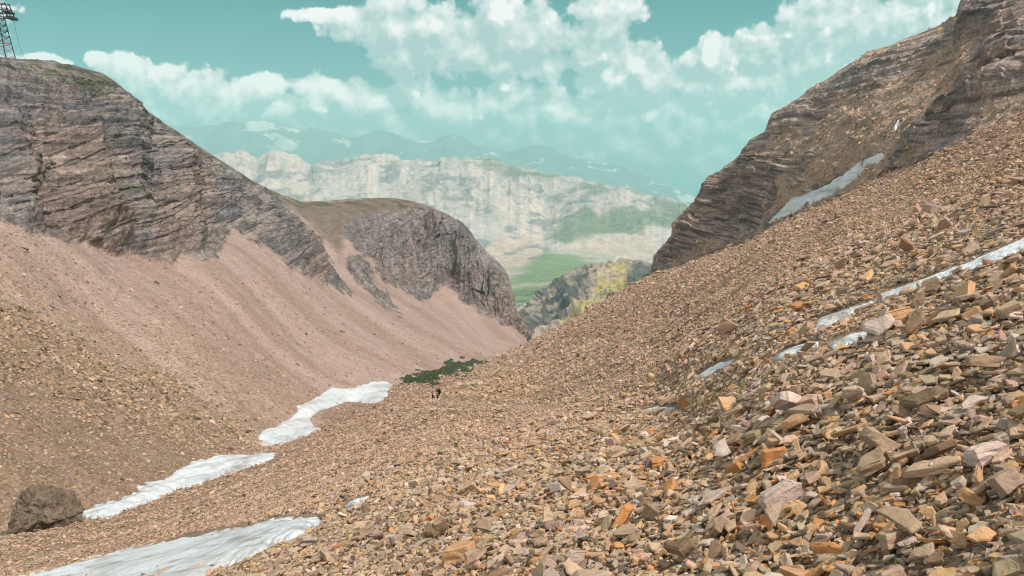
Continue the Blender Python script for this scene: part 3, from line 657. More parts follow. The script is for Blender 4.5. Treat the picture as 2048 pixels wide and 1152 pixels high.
# ------------------------------------------------------------------ stones
GP1 = [(800,757),(845,742),(870,740),(895,724),(930,718),(975,724),(945,738),(915,750),(885,752),(875,768),(840,772),(805,768)]
def grass_bits(Q, Nn, px, py, cond):
    s_ = poly_sd(px, py, GP1) - 1 + 12 * fbm(px / 12, py / 4, px * 0, 4, 0.65)
    s_ = np.where(cond, s_, -1e3)
    return s_
gR = grass_bits(QR, NR, pxQ, pyQ, (rowi < rowS + 0.5) & (rowi > 300))
gL = grass_bits(QL, NL, pxM, pyM, rowl > 15)
print('grass verts', (gR > 0).sum(), (gL > 0).sum())
def prism_lib(n):
    out = []
    for i in range(n):
        k = 6; a = np.sort(rng.uniform(0, 2 * np.pi, k)); a = np.linspace(0, 2 * np.pi, k, endpoint=False) + rng.uniform(-0.38, 0.38, k)
        rad = rng.uniform(0.36, 0.56, k); w = rng.uniform(0.45, 0.95); t = rng.uniform(0.07, 0.26) if i % 6 else rng.uniform(0.3, 0.5)
        xy = np.stack([np.cos(a) * rad, np.sin(a) * rad * w], 1)
        top = xy * rng.uniform(0.72, 1.0, (k, 1)) + rng.uniform(-0.06, 0.06, 2)
        zt = t / 2 + rng.uniform(-0.12, 0.12) * xy[:, 0] + rng.uniform(-0.12, 0.12) * xy[:, 1]
        zb = -t / 2 + rng.uniform(-0.03, 0.03, k)
        V = np.concatenate([np.c_[top, zt], np.c_[xy, zb]])
        F = [list(range(k)), list(range(2 * k - 1, k - 1, -1))] + [[j, k + j, k + (j + 1) % k, (j + 1) % k] for j in range(k)]
        out.append((V, F))
    return out
def hull_lib(n, subdiv=False):
    out = []
    for i in range(n):
        w = rng.uniform(0.38, 0.95); t = rng.uniform(0.07, 0.22) if i % 6 else rng.uniform(0.26, 0.45)
        m = rng.integers(6, 9); a = rng.uniform(0, 2 * np.pi, m)
        rad = rng.uniform(0.38, 0.55, m)
        pts = []
        for zz, sc_ in ((-0.5, rng.uniform(0.8, 1)), (0.5, rng.uniform(0.7, 1)), (0.2, 1.0)):
            for aa, r_ in zip(a, rad):
                pts.append((np.cos(aa) * r_ * sc_ * rng.uniform(0.93, 1.03), np.sin(aa) * r_ * sc_ * w, (zz + rng.uniform(-0.05, 0.05)) * t))
        bm = bmesh.new()
        for p in pts: bm.verts.new(p)
        r = bmesh.ops.convex_hull(bm, input=bm.verts)
        bmesh.ops.delete(bm, geom=[g for g in bm.verts if not g.link_faces], context='VERTS')
        bmesh.ops.dissolve_limit(bm, angle_limit=R_(9), verts=bm.verts, edges=bm.edges)
        if subdiv:
            bmesh.ops.bevel(bm, geom=list(bm.edges), offset=0.012, segments=1, affect='EDGES', profile=0.6)
            bmesh.ops.triangulate(bm, faces=bm.faces)
            bmesh.ops.subdivide_edges(bm, edges=bm.edges, cuts=2, use_grid_fill=True)
            bm.verts.ensure_lookup_table()
            co = np.array([v.co for v in bm.verts]); bm.normal_update(); nn = np.array([v.normal for v in bm.verts])
            s = i * 7.7
            dd = 0.016 * fbm(co[:, 0] * 4 + s, co[:, 1] * 4, co[:, 2] * 14, 3, 0.6) + 0.010 * np.sign(vnoise(co[:, 0] * 3 + s, co[:, 1] * 3, co[:, 2] * 22))
            co = co + nn * dd[:, None]
            for v, c_ in zip(bm.verts, co): v.co = c_
        bm.verts.ensure_lookup_table(); bm.verts.index_update()
        V = np.array([v.co for v in bm.verts]); F = [[v.index for v in f.verts] for f in bm.faces]
        bm.free(); out.append((V, F))
    return out
def rotmats(nrm, tilt, yaw, tdir):
    """stone frames: z near the ground normal, tilted by tilt towards tdir, spun by yaw"""
    n = len(nrm); ref = np.tile([1.0, 0, 0], (n, 1))
    a = np.cross(nrm, ref); a /= np.linalg.norm(a, axis=1, keepdims=True); b = np.cross(nrm, a)
    t = a * np.cos(tdir)[:, None] + b * np.sin(tdir)[:, None]
    Z = nrm * np.cos(tilt)[:, None] + t * np.sin(tilt)[:, None]
    a = np.cross(Z, ref); a /= np.linalg.norm(a, axis=1, keepdims=True); b = np.cross(Z, a)
    X = a * np.cos(yaw)[:, None] + b * np.sin(yaw)[:, None]; Y = np.cross(Z, X)
    return np.stack([X, Y, Z], -1)
def merge_stones(name, lib, which, pos, M, size, cols, mat):
    VV, LL_, ST, CC = [], [], [], []; vo = lo = 0
    for k, (V, F) in enumerate(lib):
        sel = np.where(which == k)[0]
        if not len(sel): continue
        v = np.einsum('nij,vj->nvi', M[sel], V) * size[sel][:, None, None] + pos[sel][:, None, :]
        fl_ = np.concatenate([np.array(f) for f in F]); ln = np.array([len(f) for f in F])
        loops = (fl_[None] + (np.arange(len(sel)) * len(V))[:, None] + vo).ravel()
        st = (np.concatenate([[0], np.cumsum(ln)[:-1]])[None] + (np.arange(len(sel)) * len(fl_))[:, None] + lo).ravel()
        VV.append(v.reshape(-1, 3)); LL_.append(loops); ST.append(st); CC.append(np.repeat(cols[sel], len(V), 0))
        vo += len(sel) * len(V); lo += len(loops)
    return raw_mesh(name, np.concatenate(VV), np.concatenate(LL_), np.concatenate(ST), None, mat, np.concatenate(CC), smooth=False)
PAL = {'tan': C(0.36, 0.268, 0.185), 'grey': C(0.345, 0.262, 0.200), 'pale grey': C(0.46, 0.375, 0.325), 'brown': C(0.215, 0.150, 0.095), 'orange': C(0.43, 0.215, 0.090),
       'ochre': C(0.42, 0.268, 0.148), 'dark': C(0.135, 0.105, 0.085), 'pinkish': C(0.42, 0.285, 0.215)}
PN = list(PAL); PV = np.array([PAL[k] for k in PN])
def scatter(Q, Nn, px, py, D, rows, coverage, smed, seed):
    """random cells of the grid, by real ground area; returns positions, normals, sizes, pixel coords"""
    g = np.random.default_rng(seed)
    r0, r1 = rows
    q = Q[r0:r1]; a = q[1:, 1:] - q[:-1, :-1]; b = q[1:, :-1] - q[:-1, 1:]
    A = 0.5 * np.linalg.norm(np.cross(a, b), axis=-1)
    sm_ = smed[r0:r1][:-1, :-1]; cv = coverage[r0:r1][:-1, :-1]
    lam = cv * A / (0.42 * 1.25 * sm_ ** 2)
    n = g.poisson(np.clip(lam, 0, 50)); ri, ci = np.nonzero(n); k = n[ri, ci]; ri = np.repeat(ri, k); ci = np.repeat(ci, k)
    t, s = g.uniform(size=len(ri)), g.uniform(size=len(ri))
    p = q[ri, ci] * ((1 - t) * (1 - s))[:, None] + q[ri + 1, ci] * (t * (1 - s))[:, None] + q[ri, ci + 1] * ((1 - t) * s)[:, None] + q[ri + 1, ci + 1] * (t * s)[:, None]
    nn = Nn[r0:r1][ri, ci]
    size = sm_[ri, ci] * np.exp(g.normal(0, 0.42, len(ri)))
    return p, nn, size, g
snowR = np.full(pxR.shape, -1e3)
for s_ in SN_R:
    if s_ is not None: snowR = np.maximum(snowR, s_)
snowL = np.full(pxL.shape, -1e3)
for s_ in SN_L:
    if s_ is not None: snowL = np.maximum(snowL, s_)
vis = (pxR > -150) & (pxR < 2200) & (pyR < 1400)
zn = sstep(pxR + (pyR - 700) * 0.7, 1250, 1900) * sstep(-D_R, -14, -5)
bench = sstep(-D_R, -40, -12)
smed = np.maximum(0.050 + 0.005 * zn, 0.0025 * D_R * (1 + 0.25 * vnoise(pxR / 90, pyR / 60, pxR * 0)))
cf, df = (.24 * QR[..., 0] + .43 * QR[..., 1]) / .49, (-.43 * QR[..., 0] + .24 * QR[..., 1]) / .49
chute = fbm(cf / (1.2 + 0.10 * 20), df / 30, cf * 0, 4, 0.6) * sstep(-D_R, -120, -8) + fbm(cf / 14, df / 90, cf * 0, 3, 0.6) * sstep(D_R, 20, 60)
smed = smed * np.exp(0.38 * chute)
clump = fbm(QR[..., 0] / 1.3, QR[..., 1] / 1.3, QR[..., 2], 3)
smed = smed * (1 + 0.25 * clump * sstep(-D_R, -30, -8))
cov = (0.22 + 1.15 * sstep(-D_R, -40, -8)) * vis * (snowR < np.where(D_R < 30, -7, 1.0)) * np.where(gR > 0, 0.03, 1.0) * (1 - 0.75 * pth) * (rowi < rowS) * (D_R > 1.6)
cov = cov * np.where(D_R > 120, 0.6, 1.0)
p1, n1, s1, g1 = scatter(QR, NR, pxR, pyR, D_R, (8, rowS), cov, smed, 11)
s1 = np.where((g1.uniform(size=len(s1)) < 0.05) & (np.hypot(p1[:, 0], p1[:, 1]) < 22), s1 * g1.uniform(1.4, 2.9, len(s1)), s1)
hk = np.minimum(np.hypot(p1[:, 0] - pt(866, 802, 94).x, p1[:, 1] - pt(866, 802, 94).y), np.hypot(p1[:, 0] - pt(875, 801, 93).x, p1[:, 1] - pt(875, 801, 93).y))
s1 = np.where(hk < 1.6, s1 * 0.35, s1)
s1 = np.minimum(s1, 0.036 * np.hypot(p1[:, 0], p1[:, 1]) + 0.12)
def stone_attrs(p, n, s, g, tiltk=0.42, bias=None):
    N_ = len(p); tilt = np.abs(g.normal(0, tiltk, N_)); tilt = np.where(g.uniform(size=N_) < 0.07, g.uniform(0.8, 1.5, N_), tilt)
    up = np.array([0, 0, 1.0]); nz = n * 0.75 + up * 0.25 + g.normal(0, 0.05, n.shape); nz /= np.linalg.norm(nz, axis=1, keepdims=True)
    M = rotmats(nz, np.clip(tilt, 0, 1.5), g.uniform(0, 2 * np.pi, N_), g.uniform(0, 2 * np.pi, N_))
    return M, tilt
M1, tilt1 = stone_attrs(p1, n1, s1, g1)
lift = s1 * g1.uniform(-0.05, 0.42, len(s1))
p1 = p1 + n1 * lift[:, None]
def pick_colours(p, g, left=False):
    D = np.hypot(p[:, 0], p[:, 1]); px, py = project(p)
    o_ = 0.5 + 0.9 * fbm(p[:, 0] / 1.9, p[:, 1] / 1.9, p[:, 2] / 1.9, 3)
    os_ = np.exp(-((px - (1420 + (py - 850) * 0.9)) / 260) ** 2) * sstep(py, 760, 860)     # rusty streak down the foreground
    near = sstep(-D, -30, -8)
    n_ = len(p)
    W = np.zeros((n_, 8))
    W[:, 0] = 2.0 + 0 * D; W[:, 1] = 0.8 + 0.7 * near * sstep(px, 1300, 1700); W[:, 2] = 0.25 + 0.30 * near; W[:, 3] = 0.6
    W[:, 4] = np.clip(0.05 + near * (0.22 * o_ + 0.75 * os_ * o_), 0.02, 3); W[:, 5] = np.clip(0.6 + 1.2 * os_ * o_ + 0.3 * o_, 0.05, 4)
    W[:, 6] = 0.14; W[:, 7] = 0.5 + 3.5 * (1 - near); W[:, 4] *= 0.3 + 0.7 * near; W[:, 5] *= 0.5 + 0.5 * near
    if left: W[:, 4] = 0.02; W[:, 5] = 0.3; W[:, 7] = 1.0; W[:, 0] = 2; W[:, 3] = 1.4
    W = np.cumsum(W, 1); W /= W[:, -1:]
    k = (g.uniform(size=(n_, 1)) > W).sum(1); k = np.clip(k, 0, 7)
    c = PV[k] * np.array([1.19, 1.18, 1.17]) * np.exp(g.normal(0, 0.13, (n_, 1))) * (1 + g.normal(0, 0.03, (n_, 3)))
    return k, c
k1, c1 = pick_colours(p1, g1)
D1_ = np.hypot(p1[:, 0], p1[:, 1]); ppx, ppy = project(p1)
inview = (ppx > 8) & (ppx < 2040) & (ppy < 1146) & (ppy > 0)
rank = np.where(inview, s1 / D1_, 0); big_i = np.argsort(-rank)[:300]
isbig = np.zeros(len(p1), bool); isbig[big_i] = True
nearm = (~isbig) & (s1 / D1_ > 0.0105)
farm = (~isbig) & ~nearm
libH = hull_lib(36); libP = prism_lib(28)
print('stones', len(p1), 'near', nearm.sum())
o = merge_stones('stones', libH, g1.integers(0, 36, nearm.sum()), p1[nearm], M1[nearm], s1[nearm], c1[nearm], M_stone)
tag(o, 'loose angular flat stones heaped over the near scree', kind='stuff')
o = merge_stones('gravel', libP, g1.integers(0, 28, farm.sum()), p1[farm], M1[farm], s1[farm], c1[farm], M_stone)
tag(o, 'smaller stone chips spread over the right hand slope', kind='stuff')
# the 300 stones that show largest: things of their own
libB = hull_lib(22, True); big_meshes = []
for V, F in libB:
    me = bpy.data.meshes.new('scree_stone'); me.from_pydata([tuple(v) for v in V], [], F); me.update(); big_meshes.append(me)
stone_mats = {}
for kn in PN:
    for var in range(3):
        b_ = PAL[kn] * (1.02, 1.2, 1.36)[var] * np.array([1.04, 0.99, 0.98])
        stone_mats[kn, var] = surf_mat('%s_stone' % kn.replace(' ', '_'), base=tuple(b_), scales=((7, 5, 0.14), (38, 4, 0.10)), bump=((26, 5, 0.012), (110, 3, 0.003)), strata=(40, 6, 0.07, 0.004))
def shape_word(V, tilt):
    ex = np.ptp(V, axis=0)
    if tilt > 0.75: return 'upended slab'
    if ex[2] > 0.40: return 'chunky block'
    if ex[1] < 0.6: return 'long shard'
    if ex[2] < 0.22: return 'thin flake'
    return 'flat slab'
def zone_word(px, py):
    h = 'at the bottom edge' if py > 1060 else 'low in the foreground' if py > 960 else 'in the middle of the foreground scree' if py > 820 else 'on the upper right scree'
    w = 'by the right edge' if px > 1850 else 'right of the rusty streak' if px > 1600 else 'in the rusty streak' if px > 1320 else 'left of the rusty streak' if px > 1000 else 'below the snow tongue side of the slope'
    return h + ' ' + w
ordw = ['largest', 'second largest', 'third largest', 'fourth largest', 'fifth largest', 'sixth largest', 'seventh largest', 'eighth largest', 'ninth largest', 'tenth largest']
cnt = {}
for i in big_i:
    m_ = int(g1.integers(0, 22)); kn = PN[k1[i]]
    me = big_meshes[m_].copy() if True else big_meshes[m_]
    me.materials.append(stone_mats[kn, int(g1.integers(0, 3))])
    o = bpy.data.objects.new('scree_stone', me); COL.objects.link(o)
    mt = Matrix([list(r) for r in M1[i]]); o.matrix_world = Matrix.Translation(Vector(p1[i])) @ mt.to_4x4() @ Matrix.Diagonal((s1[i] * g1.uniform(0.85, 1.2), s1[i] * g1.uniform(0.8, 1.15), s1[i] * g1.uniform(0.7, 1.3), 1))
    key = (kn, shape_word(libB[m_][0], tilt1[i]), zone_word(ppx[i], ppy[i])); c_ = cnt.get(key, 0); cnt[key] = c_ + 1
    w_ = ordw[c_] if c_ < 10 else 'smaller'
    lab = '%s %s %s %s' % (w_, key[0], key[1], key[2])
    tag(o, ' '.join(lab.split()[:16]), 'stone', 'large loose stones lying on the near scree')
# left scree rubble
smedL = 0.0026 * D_L * (1 + 0.5 * bd)
covL = (0.02 + 0.40 * bd + 0.14 * near) * (1 - sstep(mL, 0.1, 0.5)) * (snowL < 1.5) * (gL < 1) * (D_L < 300) * (pxL > -120) * (rowl < 16 + 190 + 150)
p2, n2, s2, g2 = scatter(QL, NL, pxL, pyL, D_L, (16, 16 + 190 + 150), covL, smedL, 23)
M2, t2 = stone_attrs(p2, n2, s2, g2, 0.3); p2 = p2 + n2 * (s2 * g2.uniform(-0.1, 0.2, len(s2)))[:, None]
k2, c2 = pick_colours(p2, g2, True)
print('left stones', len(p2))
o = merge_stones('rubble', libP, g2.integers(0, 28, len(p2)), p2, M2, s2, c2 * 0.92, M_stone)
tag(o, 'coarse grey brown rubble strewn down the left scree', kind='stuff')
# rubble on the right cliffs' ledges
covC = (0.25 * (1 - mR) * past) * (snowR < 1.5) * (pxR < 2150) * (pxR > 1300) * (rowi < nr - 26)
p3, n3, s3, g3 = scatter(QR, NR, pxR, pyR, D_R, (rowS, nr - 26), covC, 0.0032 * D_R, 31)
M3, t3 = stone_attrs(p3, n3, s3, g3, 0.35); k3, c3 = pick_colours(p3, g3)
print('cliff stones', len(p3))
o = merge_stones('rubble', libP, g3.integers(0, 28, len(p3)), p3, M3, s3, c3 * 1.2, M_stone)
tag(o, 'broken brown rubble lying between the right hand rock bands', kind='stuff')

# ------------------------------------------------------------------ grass patch on the valley floor
VV, FF, CC = [], [], []
vo = 0
for (Q, s_) in ((QR, gR), (QL, gL)):
    m = fm(s_ > 0); idx = np.arange(s_.size).reshape(s_.shape)
    q = np.stack([idx[:-1, :-1], idx[:-1, 1:], idx[1:, 1:], idx[1:, :-1]], -1)[m]
    used, inv = np.unique(q, return_inverse=True)
    base = Q.reshape(-1, 3)[used].copy(); base[:, 2] += 0.10
    VV.append(base); FF.append(inv.reshape(q.shape) + vo); vo += len(base)
    cc = np.ones((len(base), 1)) * C(0.058, 0.070, 0.038); cc = mixc(cc, C(0.09, 0.12, 0.055), sstep(fbm(base[:, 0] / 3, base[:, 1] / 3, base[:, 2], 3), 0, 0.5) * 0.6)
    CC.append(cc)
quads = np.concatenate(FF)
vb = np.concatenate(VV); cb = np.concatenate(CC)
# leaf tufts standing on it
nt_ = 9000; pick = rng.integers(0, len(quads), nt_); ctr = vb[quads[pick, 0]] + (vb[quads[pick, 2]] - vb[quads[pick, 0]]) * rng.uniform(0, 1, (nt_, 1))
h = rng.uniform(0.04, 0.16, nt_); a = rng.uniform(0, 2 * np.pi, nt_); w = rng.uniform(0.10, 0.3, nt_)
tri = np.zeros((nt_, 3, 3)); tri[:, 0] = ctr - np.c_[np.cos(a) * w, np.sin(a) * w, 0.05 + 0 * a]; tri[:, 1] = ctr + np.c_[np.cos(a) * w, np.sin(a) * w, -0.05 + 0 * a]
tri[:, 2] = ctr + np.c_[rng.uniform(-0.15, 0.15, nt_), rng.uniform(-0.15, 0.15, nt_), h]
tc_ = np.repeat(np.ones((nt_, 1)) * C(0.062, 0.088, 0.040) * rng.uniform(0.7, 1.7, (nt_, 1)), 3, 0)
V_ = np.concatenate([vb, tri.reshape(-1, 3)]); L_ = np.concatenate([quads.ravel(), np.arange(nt_ * 3) + len(vb)])
S_ = np.concatenate([np.arange(len(quads)) * 4, len(quads) * 4 + np.arange(nt_) * 3])
o = raw_mesh('grass', V_, L_, S_, None, M_grass, np.concatenate([cb, tc_]), smooth=False)
tag(o, 'dark green grass patch on the valley floor past the snow', kind='stuff')

# ------------------------------------------------------------------ ray cast helper to stand things on the ground
dg = bpy.context.evaluated_depsgraph_get()
def ground_at(xx, yy, start=400, objs=(ground, terr)):
    best = None
    for o_ in objs:
        ok, loc, nrm, _ = o_.ray_cast(Vector((xx, yy, start)), Vector((0, 0, -1)))
        if ok and (best is None or loc.z > best.z): best = loc
    return best

# ------------------------------------------------------------------ boulder
def boulder():
    c = pt(94, 1035, 62.0)
    bm = bmesh.new(); bmesh.ops.create_icosphere(bm, subdivisions=6, radius=1.0)
    co = np.array([v.co for v in bm.verts])
    X = co * np.array([2.2, 1.8, 2.1])
    X[:, 2] = X[:, 2] * (1 - 0.12 * np.clip(X[:, 0], -2.7, 2.7) / 2.7)
    nn = co
    X = X + nn * (0.55 * fbm(co[:, 0] * 1.6 + 3, co[:, 1] * 1.6, co[:, 2] * 1.6, 3) + 0.30 * ridged(co[:, 0] * 3.1, co[:, 1] * 3.1, co[:, 2] * 4.0 + 2, 4) + 0.05 * fbm(co[:, 0] * 9, co[:, 1] * 9, co[:, 2] * 12, 3, 0.7) + 0.14 * (hash3(np.floor(co[:, 0] * 2.6 + 9).astype(np.int64), np.floor(co[:, 1] * 2.6 + 9).astype(np.int64), np.floor(co[:, 2] * 5 + 9).astype(np.int64)) - 0.5))[:, None]
    X[:, :2] *= (1 - 0.30 * np.clip(X[:, 2:3] / 2.3, 0, 1))
    # flat broken lower front, root like spur to the left
    X[:, 1] = np.where((X[:, 2] < 0.3) & (X[:, 1] < -1.2), -1.2 + (X[:, 1] + 1.2) * 0.35, X[:, 1])
    for v, q in zip(bm.verts, X): v.co = q
    me = bpy.data.meshes.new('boulder'); bm.to_mesh(me); bm.free()
    me.materials.append(surf_mat('dark_boulder_rock', base=(0.165, 0.125, 0.092), scales=((0.8, 5, 0.30), (4, 5, 0.28)), bump=((2.5, 5, 0.10),)))
    o = bpy.data.objects.new('boulder', me); COL.objects.link(o)
    g_ = ground_at(c.x, c.y) or c
    o.location = (c.x, c.y, g_.z + 1.1)
    tag(o, 'big dark rough boulder standing at the lower end of the gully snow', 'boulder')
    # low dark outcrop trailing from it
    bm = bmesh.new(); bmesh.ops.create_icosphere(bm, subdivisions=5, radius=1.0)
    co = np.array([v.co for v in bm.verts]); X = co * np.array([2.3, 0.8, 0.55])
    X = X + co * (0.25 * fbm(co[:, 0] * 3, co[:, 1] * 3, co[:, 2] * 3, 4, 0.6))[:, None]
    for v, q in zip(bm.verts, X): v.co = q
    me = bpy.data.meshes.new('rock_rib'); bm.to_mesh(me); bm.free(); me.materials.append(o.data.materials[0])
    c2_ = pt(26, 1058, 59.0); r = bpy.data.objects.new('rock', me); COL.objects.link(r); g_ = ground_at(c2_.x, c2_.y) or c2_
    r.location = (c2_.x, c2_.y, g_.z + 0.1); r.rotation_euler = (0.1, R_(-34), R_(14))
    tag(r, 'low dark rock rib sloping down to the left of the big boulder', 'rock')
boulder()

# ------------------------------------------------------------------ hikers
def simple_mat(name, c, rough=0.8, metal=0.0):
    m, nt, N, L, b = mat_base(name); b.inputs['Roughness'].default_value = rough; b.inputs['Metallic'].default_value = metal
    n = N.new('ShaderNodeTexNoise'); n.inputs['Scale'].default_value = 14; n.inputs['Detail'].default_value = 3
    mr = N.new('ShaderNodeMapRange'); L.new(n.outputs[0], mr.inputs[0]); mr.inputs[3].default_value = 0.8; mr.inputs[4].default_value = 1.2
    vm = N.new('ShaderNodeVectorMath'); vm.operation = 'SCALE'; vm.inputs[0].default_value = c; L.new(mr.outputs[0], vm.inputs['Scale']); L.new(vm.outputs[0], b.inputs['Base Color'])
    return m
def skin_mesh(name, verts, edges, radii, mat, parent=None, sub=2, root=0):
    me = bpy.data.meshes.new(name); me.from_pydata(verts, edges, []); o = bpy.data.objects.new(name, me); COL.objects.link(o)
    md = o.modifiers.new('skin', 'SKIN'); md.use_smooth_shade = True
    for i, r in enumerate(radii):
        sv = me.skin_vertices[0].data[i]; sv.radius = (r, r) if not isinstance(r, tuple) else r
        sv.use_root = (i == root)
    s2 = o.modifiers.new('sub', 'SUBSURF'); s2.levels = sub; s2.render_levels = sub
    dgx = bpy.context.evaluated_depsgraph_get(); ev = o.evaluated_get(dgx); m2 = bpy.data.meshes.new_from_object(ev)
    o.modifiers.clear(); o.data = m2; m2.materials.clear(); m2.materials.append(mat)
    for p in m2.polygons: p.use_smooth = True
    if parent: o.parent = parent
    return o
def person(px, py, D, height, label, top_c, leg_c, raise_arm, pack, yaw):
    base = pt(px, py, D); g_ = ground_at(base.x, base.y); z0 = g_.z if g_ else base.z
    k = height / 1.75
    skin = simple_mat('skin', (0.45, 0.27, 0.19)); hair = simple_mat('dark_hair', (0.02, 0.015, 0.012)); topm = simple_mat('top_cloth', top_c); legm = simple_mat('trouser_cloth', leg_c); boot = simple_mat('boot_leather', (0.05, 0.035, 0.03))
    V = [(0,0,.95),(0,.01,1.12),(0,.0,1.30),(0,.0,1.43),(0,-.02,1.52),(0,-.03,1.61),(0,-.03,1.70),
         (.17,0,1.41),(-.17,0,1.41)]
    Rr = [(.15,.11),(.13,.10),(.155,.11),(.09,.07),.05,.085,.075,.065,.065]
    E = [(0,1),(1,2),(2,3),(3,4),(4,5),(5,6),(3,7),(3,8)]
    def chain(start, pts, rad):
        prev = start
        for p, r in zip(pts, rad): V.append(p); Rr.append(r); E.append((prev, len(V) - 1)); prev = len(V) - 1
        return prev
    if raise_arm: chain(8, [(-.25,-.16,1.30),(-.16,-.36,1.52),(-.13,-.40,1.57)], [.045,.035,.03])
    else: chain(8, [(-.25,.02,1.14),(-.24,-.12,.92),(-.23,-.15,.84)], [.045,.035,.03])
    chain(7, [(.25,.03,1.14),(.22,-.16,1.00),(.19,-.22,.98)], [.045,.035,.03])
    chain(0, [(.10,0,.88),(.11,-.10,.50),(.11,-.02,.10),(.11,-.03,.06)], [.09,.06,.04,.04])
    chain(0, [(-.10,0,.88),(-.11,.04,.50),(-.11,.20,.13),(-.11,.19,.08)], [.09,.06,.04,.04])
    body = skin_mesh('person', V, E, Rr, skin)
    def part(name, vs, es, rs, m, sub=1): return skin_mesh(name, vs, es, rs, m, body, sub)
    part('shirt', [(0,0,.98),(0,.01,1.12),(0,0,1.30),(0,0,1.42),(.18,0,1.40),(.26,.03,1.14),(-.18,0,1.40)] + ([(-.26,-.16,1.30)] if raise_arm else [(-.26,.02,1.14)]), [(0,1),(1,2),(2,3),(3,4),(4,5),(3,6),(6,7)], [(.17,.13),(.155,.125),(.18,.135),(.11,.09),.08,.06,.08,.06], topm)
    part('trousers', [(0,0,1.0),(0,0,.90),(.10,0,.86),(.11,-.10,.50),(.11,-.02,.14),(-.10,0,.86),(-.11,.04,.50),(-.11,.20,.17)], [(0,1),(1,2),(2,3),(3,4),(1,5),(5,6),(6,7)], [(.17,.13),(.17,.13),.10,.08,.065,.10,.08,.065], legm)
    for sx, yy, zz in ((.11, -.03, .05), (-.11, .19, .07)): part('boot', [(sx, yy + .05, zz), (sx, yy - .08, zz - .01), (sx, yy - .17, zz - .02)], [(0,1),(1,2)], [.055,.055,.04], boot)
    part('hair', [(0,-.0,1.72),(0,.02,1.64),(0,.05,1.56)], [(0,1),(1,2)], [.092,.10,.06], hair)
    part('nose', [(0,-.105,1.625),(0,-.125,1.61)], [(0,1)], [.015,.013], skin)
    for s_ in (-1, 1):
        part('ear', [(s_*.083,-.02,1.63),(s_*.09,-.02,1.60)], [(0,1)], [.014,.012], skin)
        hx = (-.13,-.42,1.60) if (s_ < 0 and raise_arm) else (-.23,-.16,.80) if s_ < 0 else (.18,-.25,.96)
        hand = part('hand', [hx, (hx[0], hx[1]-.04, hx[2]-.03)], [(0,1)], [(.035,.02),(.032,.018)], skin)
        for f in range(4): part('finger', [(hx[0]-.025+.017*f, hx[1]-.05, hx[2]-.04), (hx[0]-.027+.018*f, hx[1]-.075, hx[2]-.065), (hx[0]-.027+.018*f, hx[1]-.065, hx[2]-.09+.004*f)], [(0,1),(1,2)], [.009,.008,.007], skin, 1)
        part('thumb', [(hx[0]+.03, hx[1]-.01, hx[2]-.01), (hx[0]+.05, hx[1]-.04, hx[2]-.03)], [(0,1)], [.010,.008], skin, 1)
    body.location = (base.x, base.y, z0 + 0.06); body.rotation_euler = (0, 0, yaw); body.scale = (k, k, k)
    tag(body, label, 'person', 'two hikers standing on the path')
    if pack:
        bm = bmesh.new(); bmesh.ops.create_cube(bm, size=1.0)
        for v in bm.verts: v.co = Vector((v.co.x * 0.42, v.co.y * 0.30, v.co.z * 0.78)) * (1.0 if v.co.z < 0 else 0.92)
        bmesh.ops.bevel(bm, geom=list(bm.edges), offset=0.10, segments=4, affect='EDGES')
        r = bmesh.ops.create_uvsphere(bm, u_segments=14, v_segments=8, radius=0.12)
        for v in r['verts']: v.co = Vector((v.co.x * 1.3, v.co.y * 0.8 + 0.14, v.co.z * 1.4 - 0.12))
        r = bmesh.ops.create_cone(bm, cap_ends=True, segments=16, radius1=0.09, radius2=0.09, depth=0.46, matrix=Matrix.Translation((0, 0, -0.42)) @ Matrix.Rotation(R_(90), 4, 'Y'))
        me = bpy.data.meshes.new('backpack'); bm.to_mesh(me); bm.free(); me.materials.append(simple_mat('backpack_cloth', (0.018, 0.022, 0.026)))
        for p in me.polygons: p.use_smooth = True
        b = bpy.data.objects.new('backpack', me); COL.objects.link(b)
        b.location = body.location + Matrix.Rotation(yaw, 3, 'Z') @ Vector((0, 0.27 * k, 1.17 * k)); b.rotation_euler = (R_(-4), 0, yaw); b.scale = (k, k, k)
        tag(b, 'large black backpack worn by the right hand hiker', 'backpack')
        for s_ in (-1, 1):
            st = skin_mesh('strap', [(s_*.13,-.14,.26),(s_*.14,-.27,.27),(s_*.15,-.40,.12),(s_*.15,-.36,-.15),(s_*.14,-.14,-.25)], [(0,1),(1,2),(2,3),(3,4)], [(.03,.012)]*5, me.materials[0], b, 1)
    return body
person(866, 802, 94.0, 1.84, 'hiker in a pale pink top and dark trousers, left of the pair', (0.60, 0.40, 0.40), (0.030, 0.035, 0.038), False, False, R_(-70))
person(875, 800.5, 93.2, 1.72, 'hiker in black carrying a backpack, right of the pair', (0.025, 0.03, 0.03), (0.025, 0.028, 0.026), True, True, R_(-75))

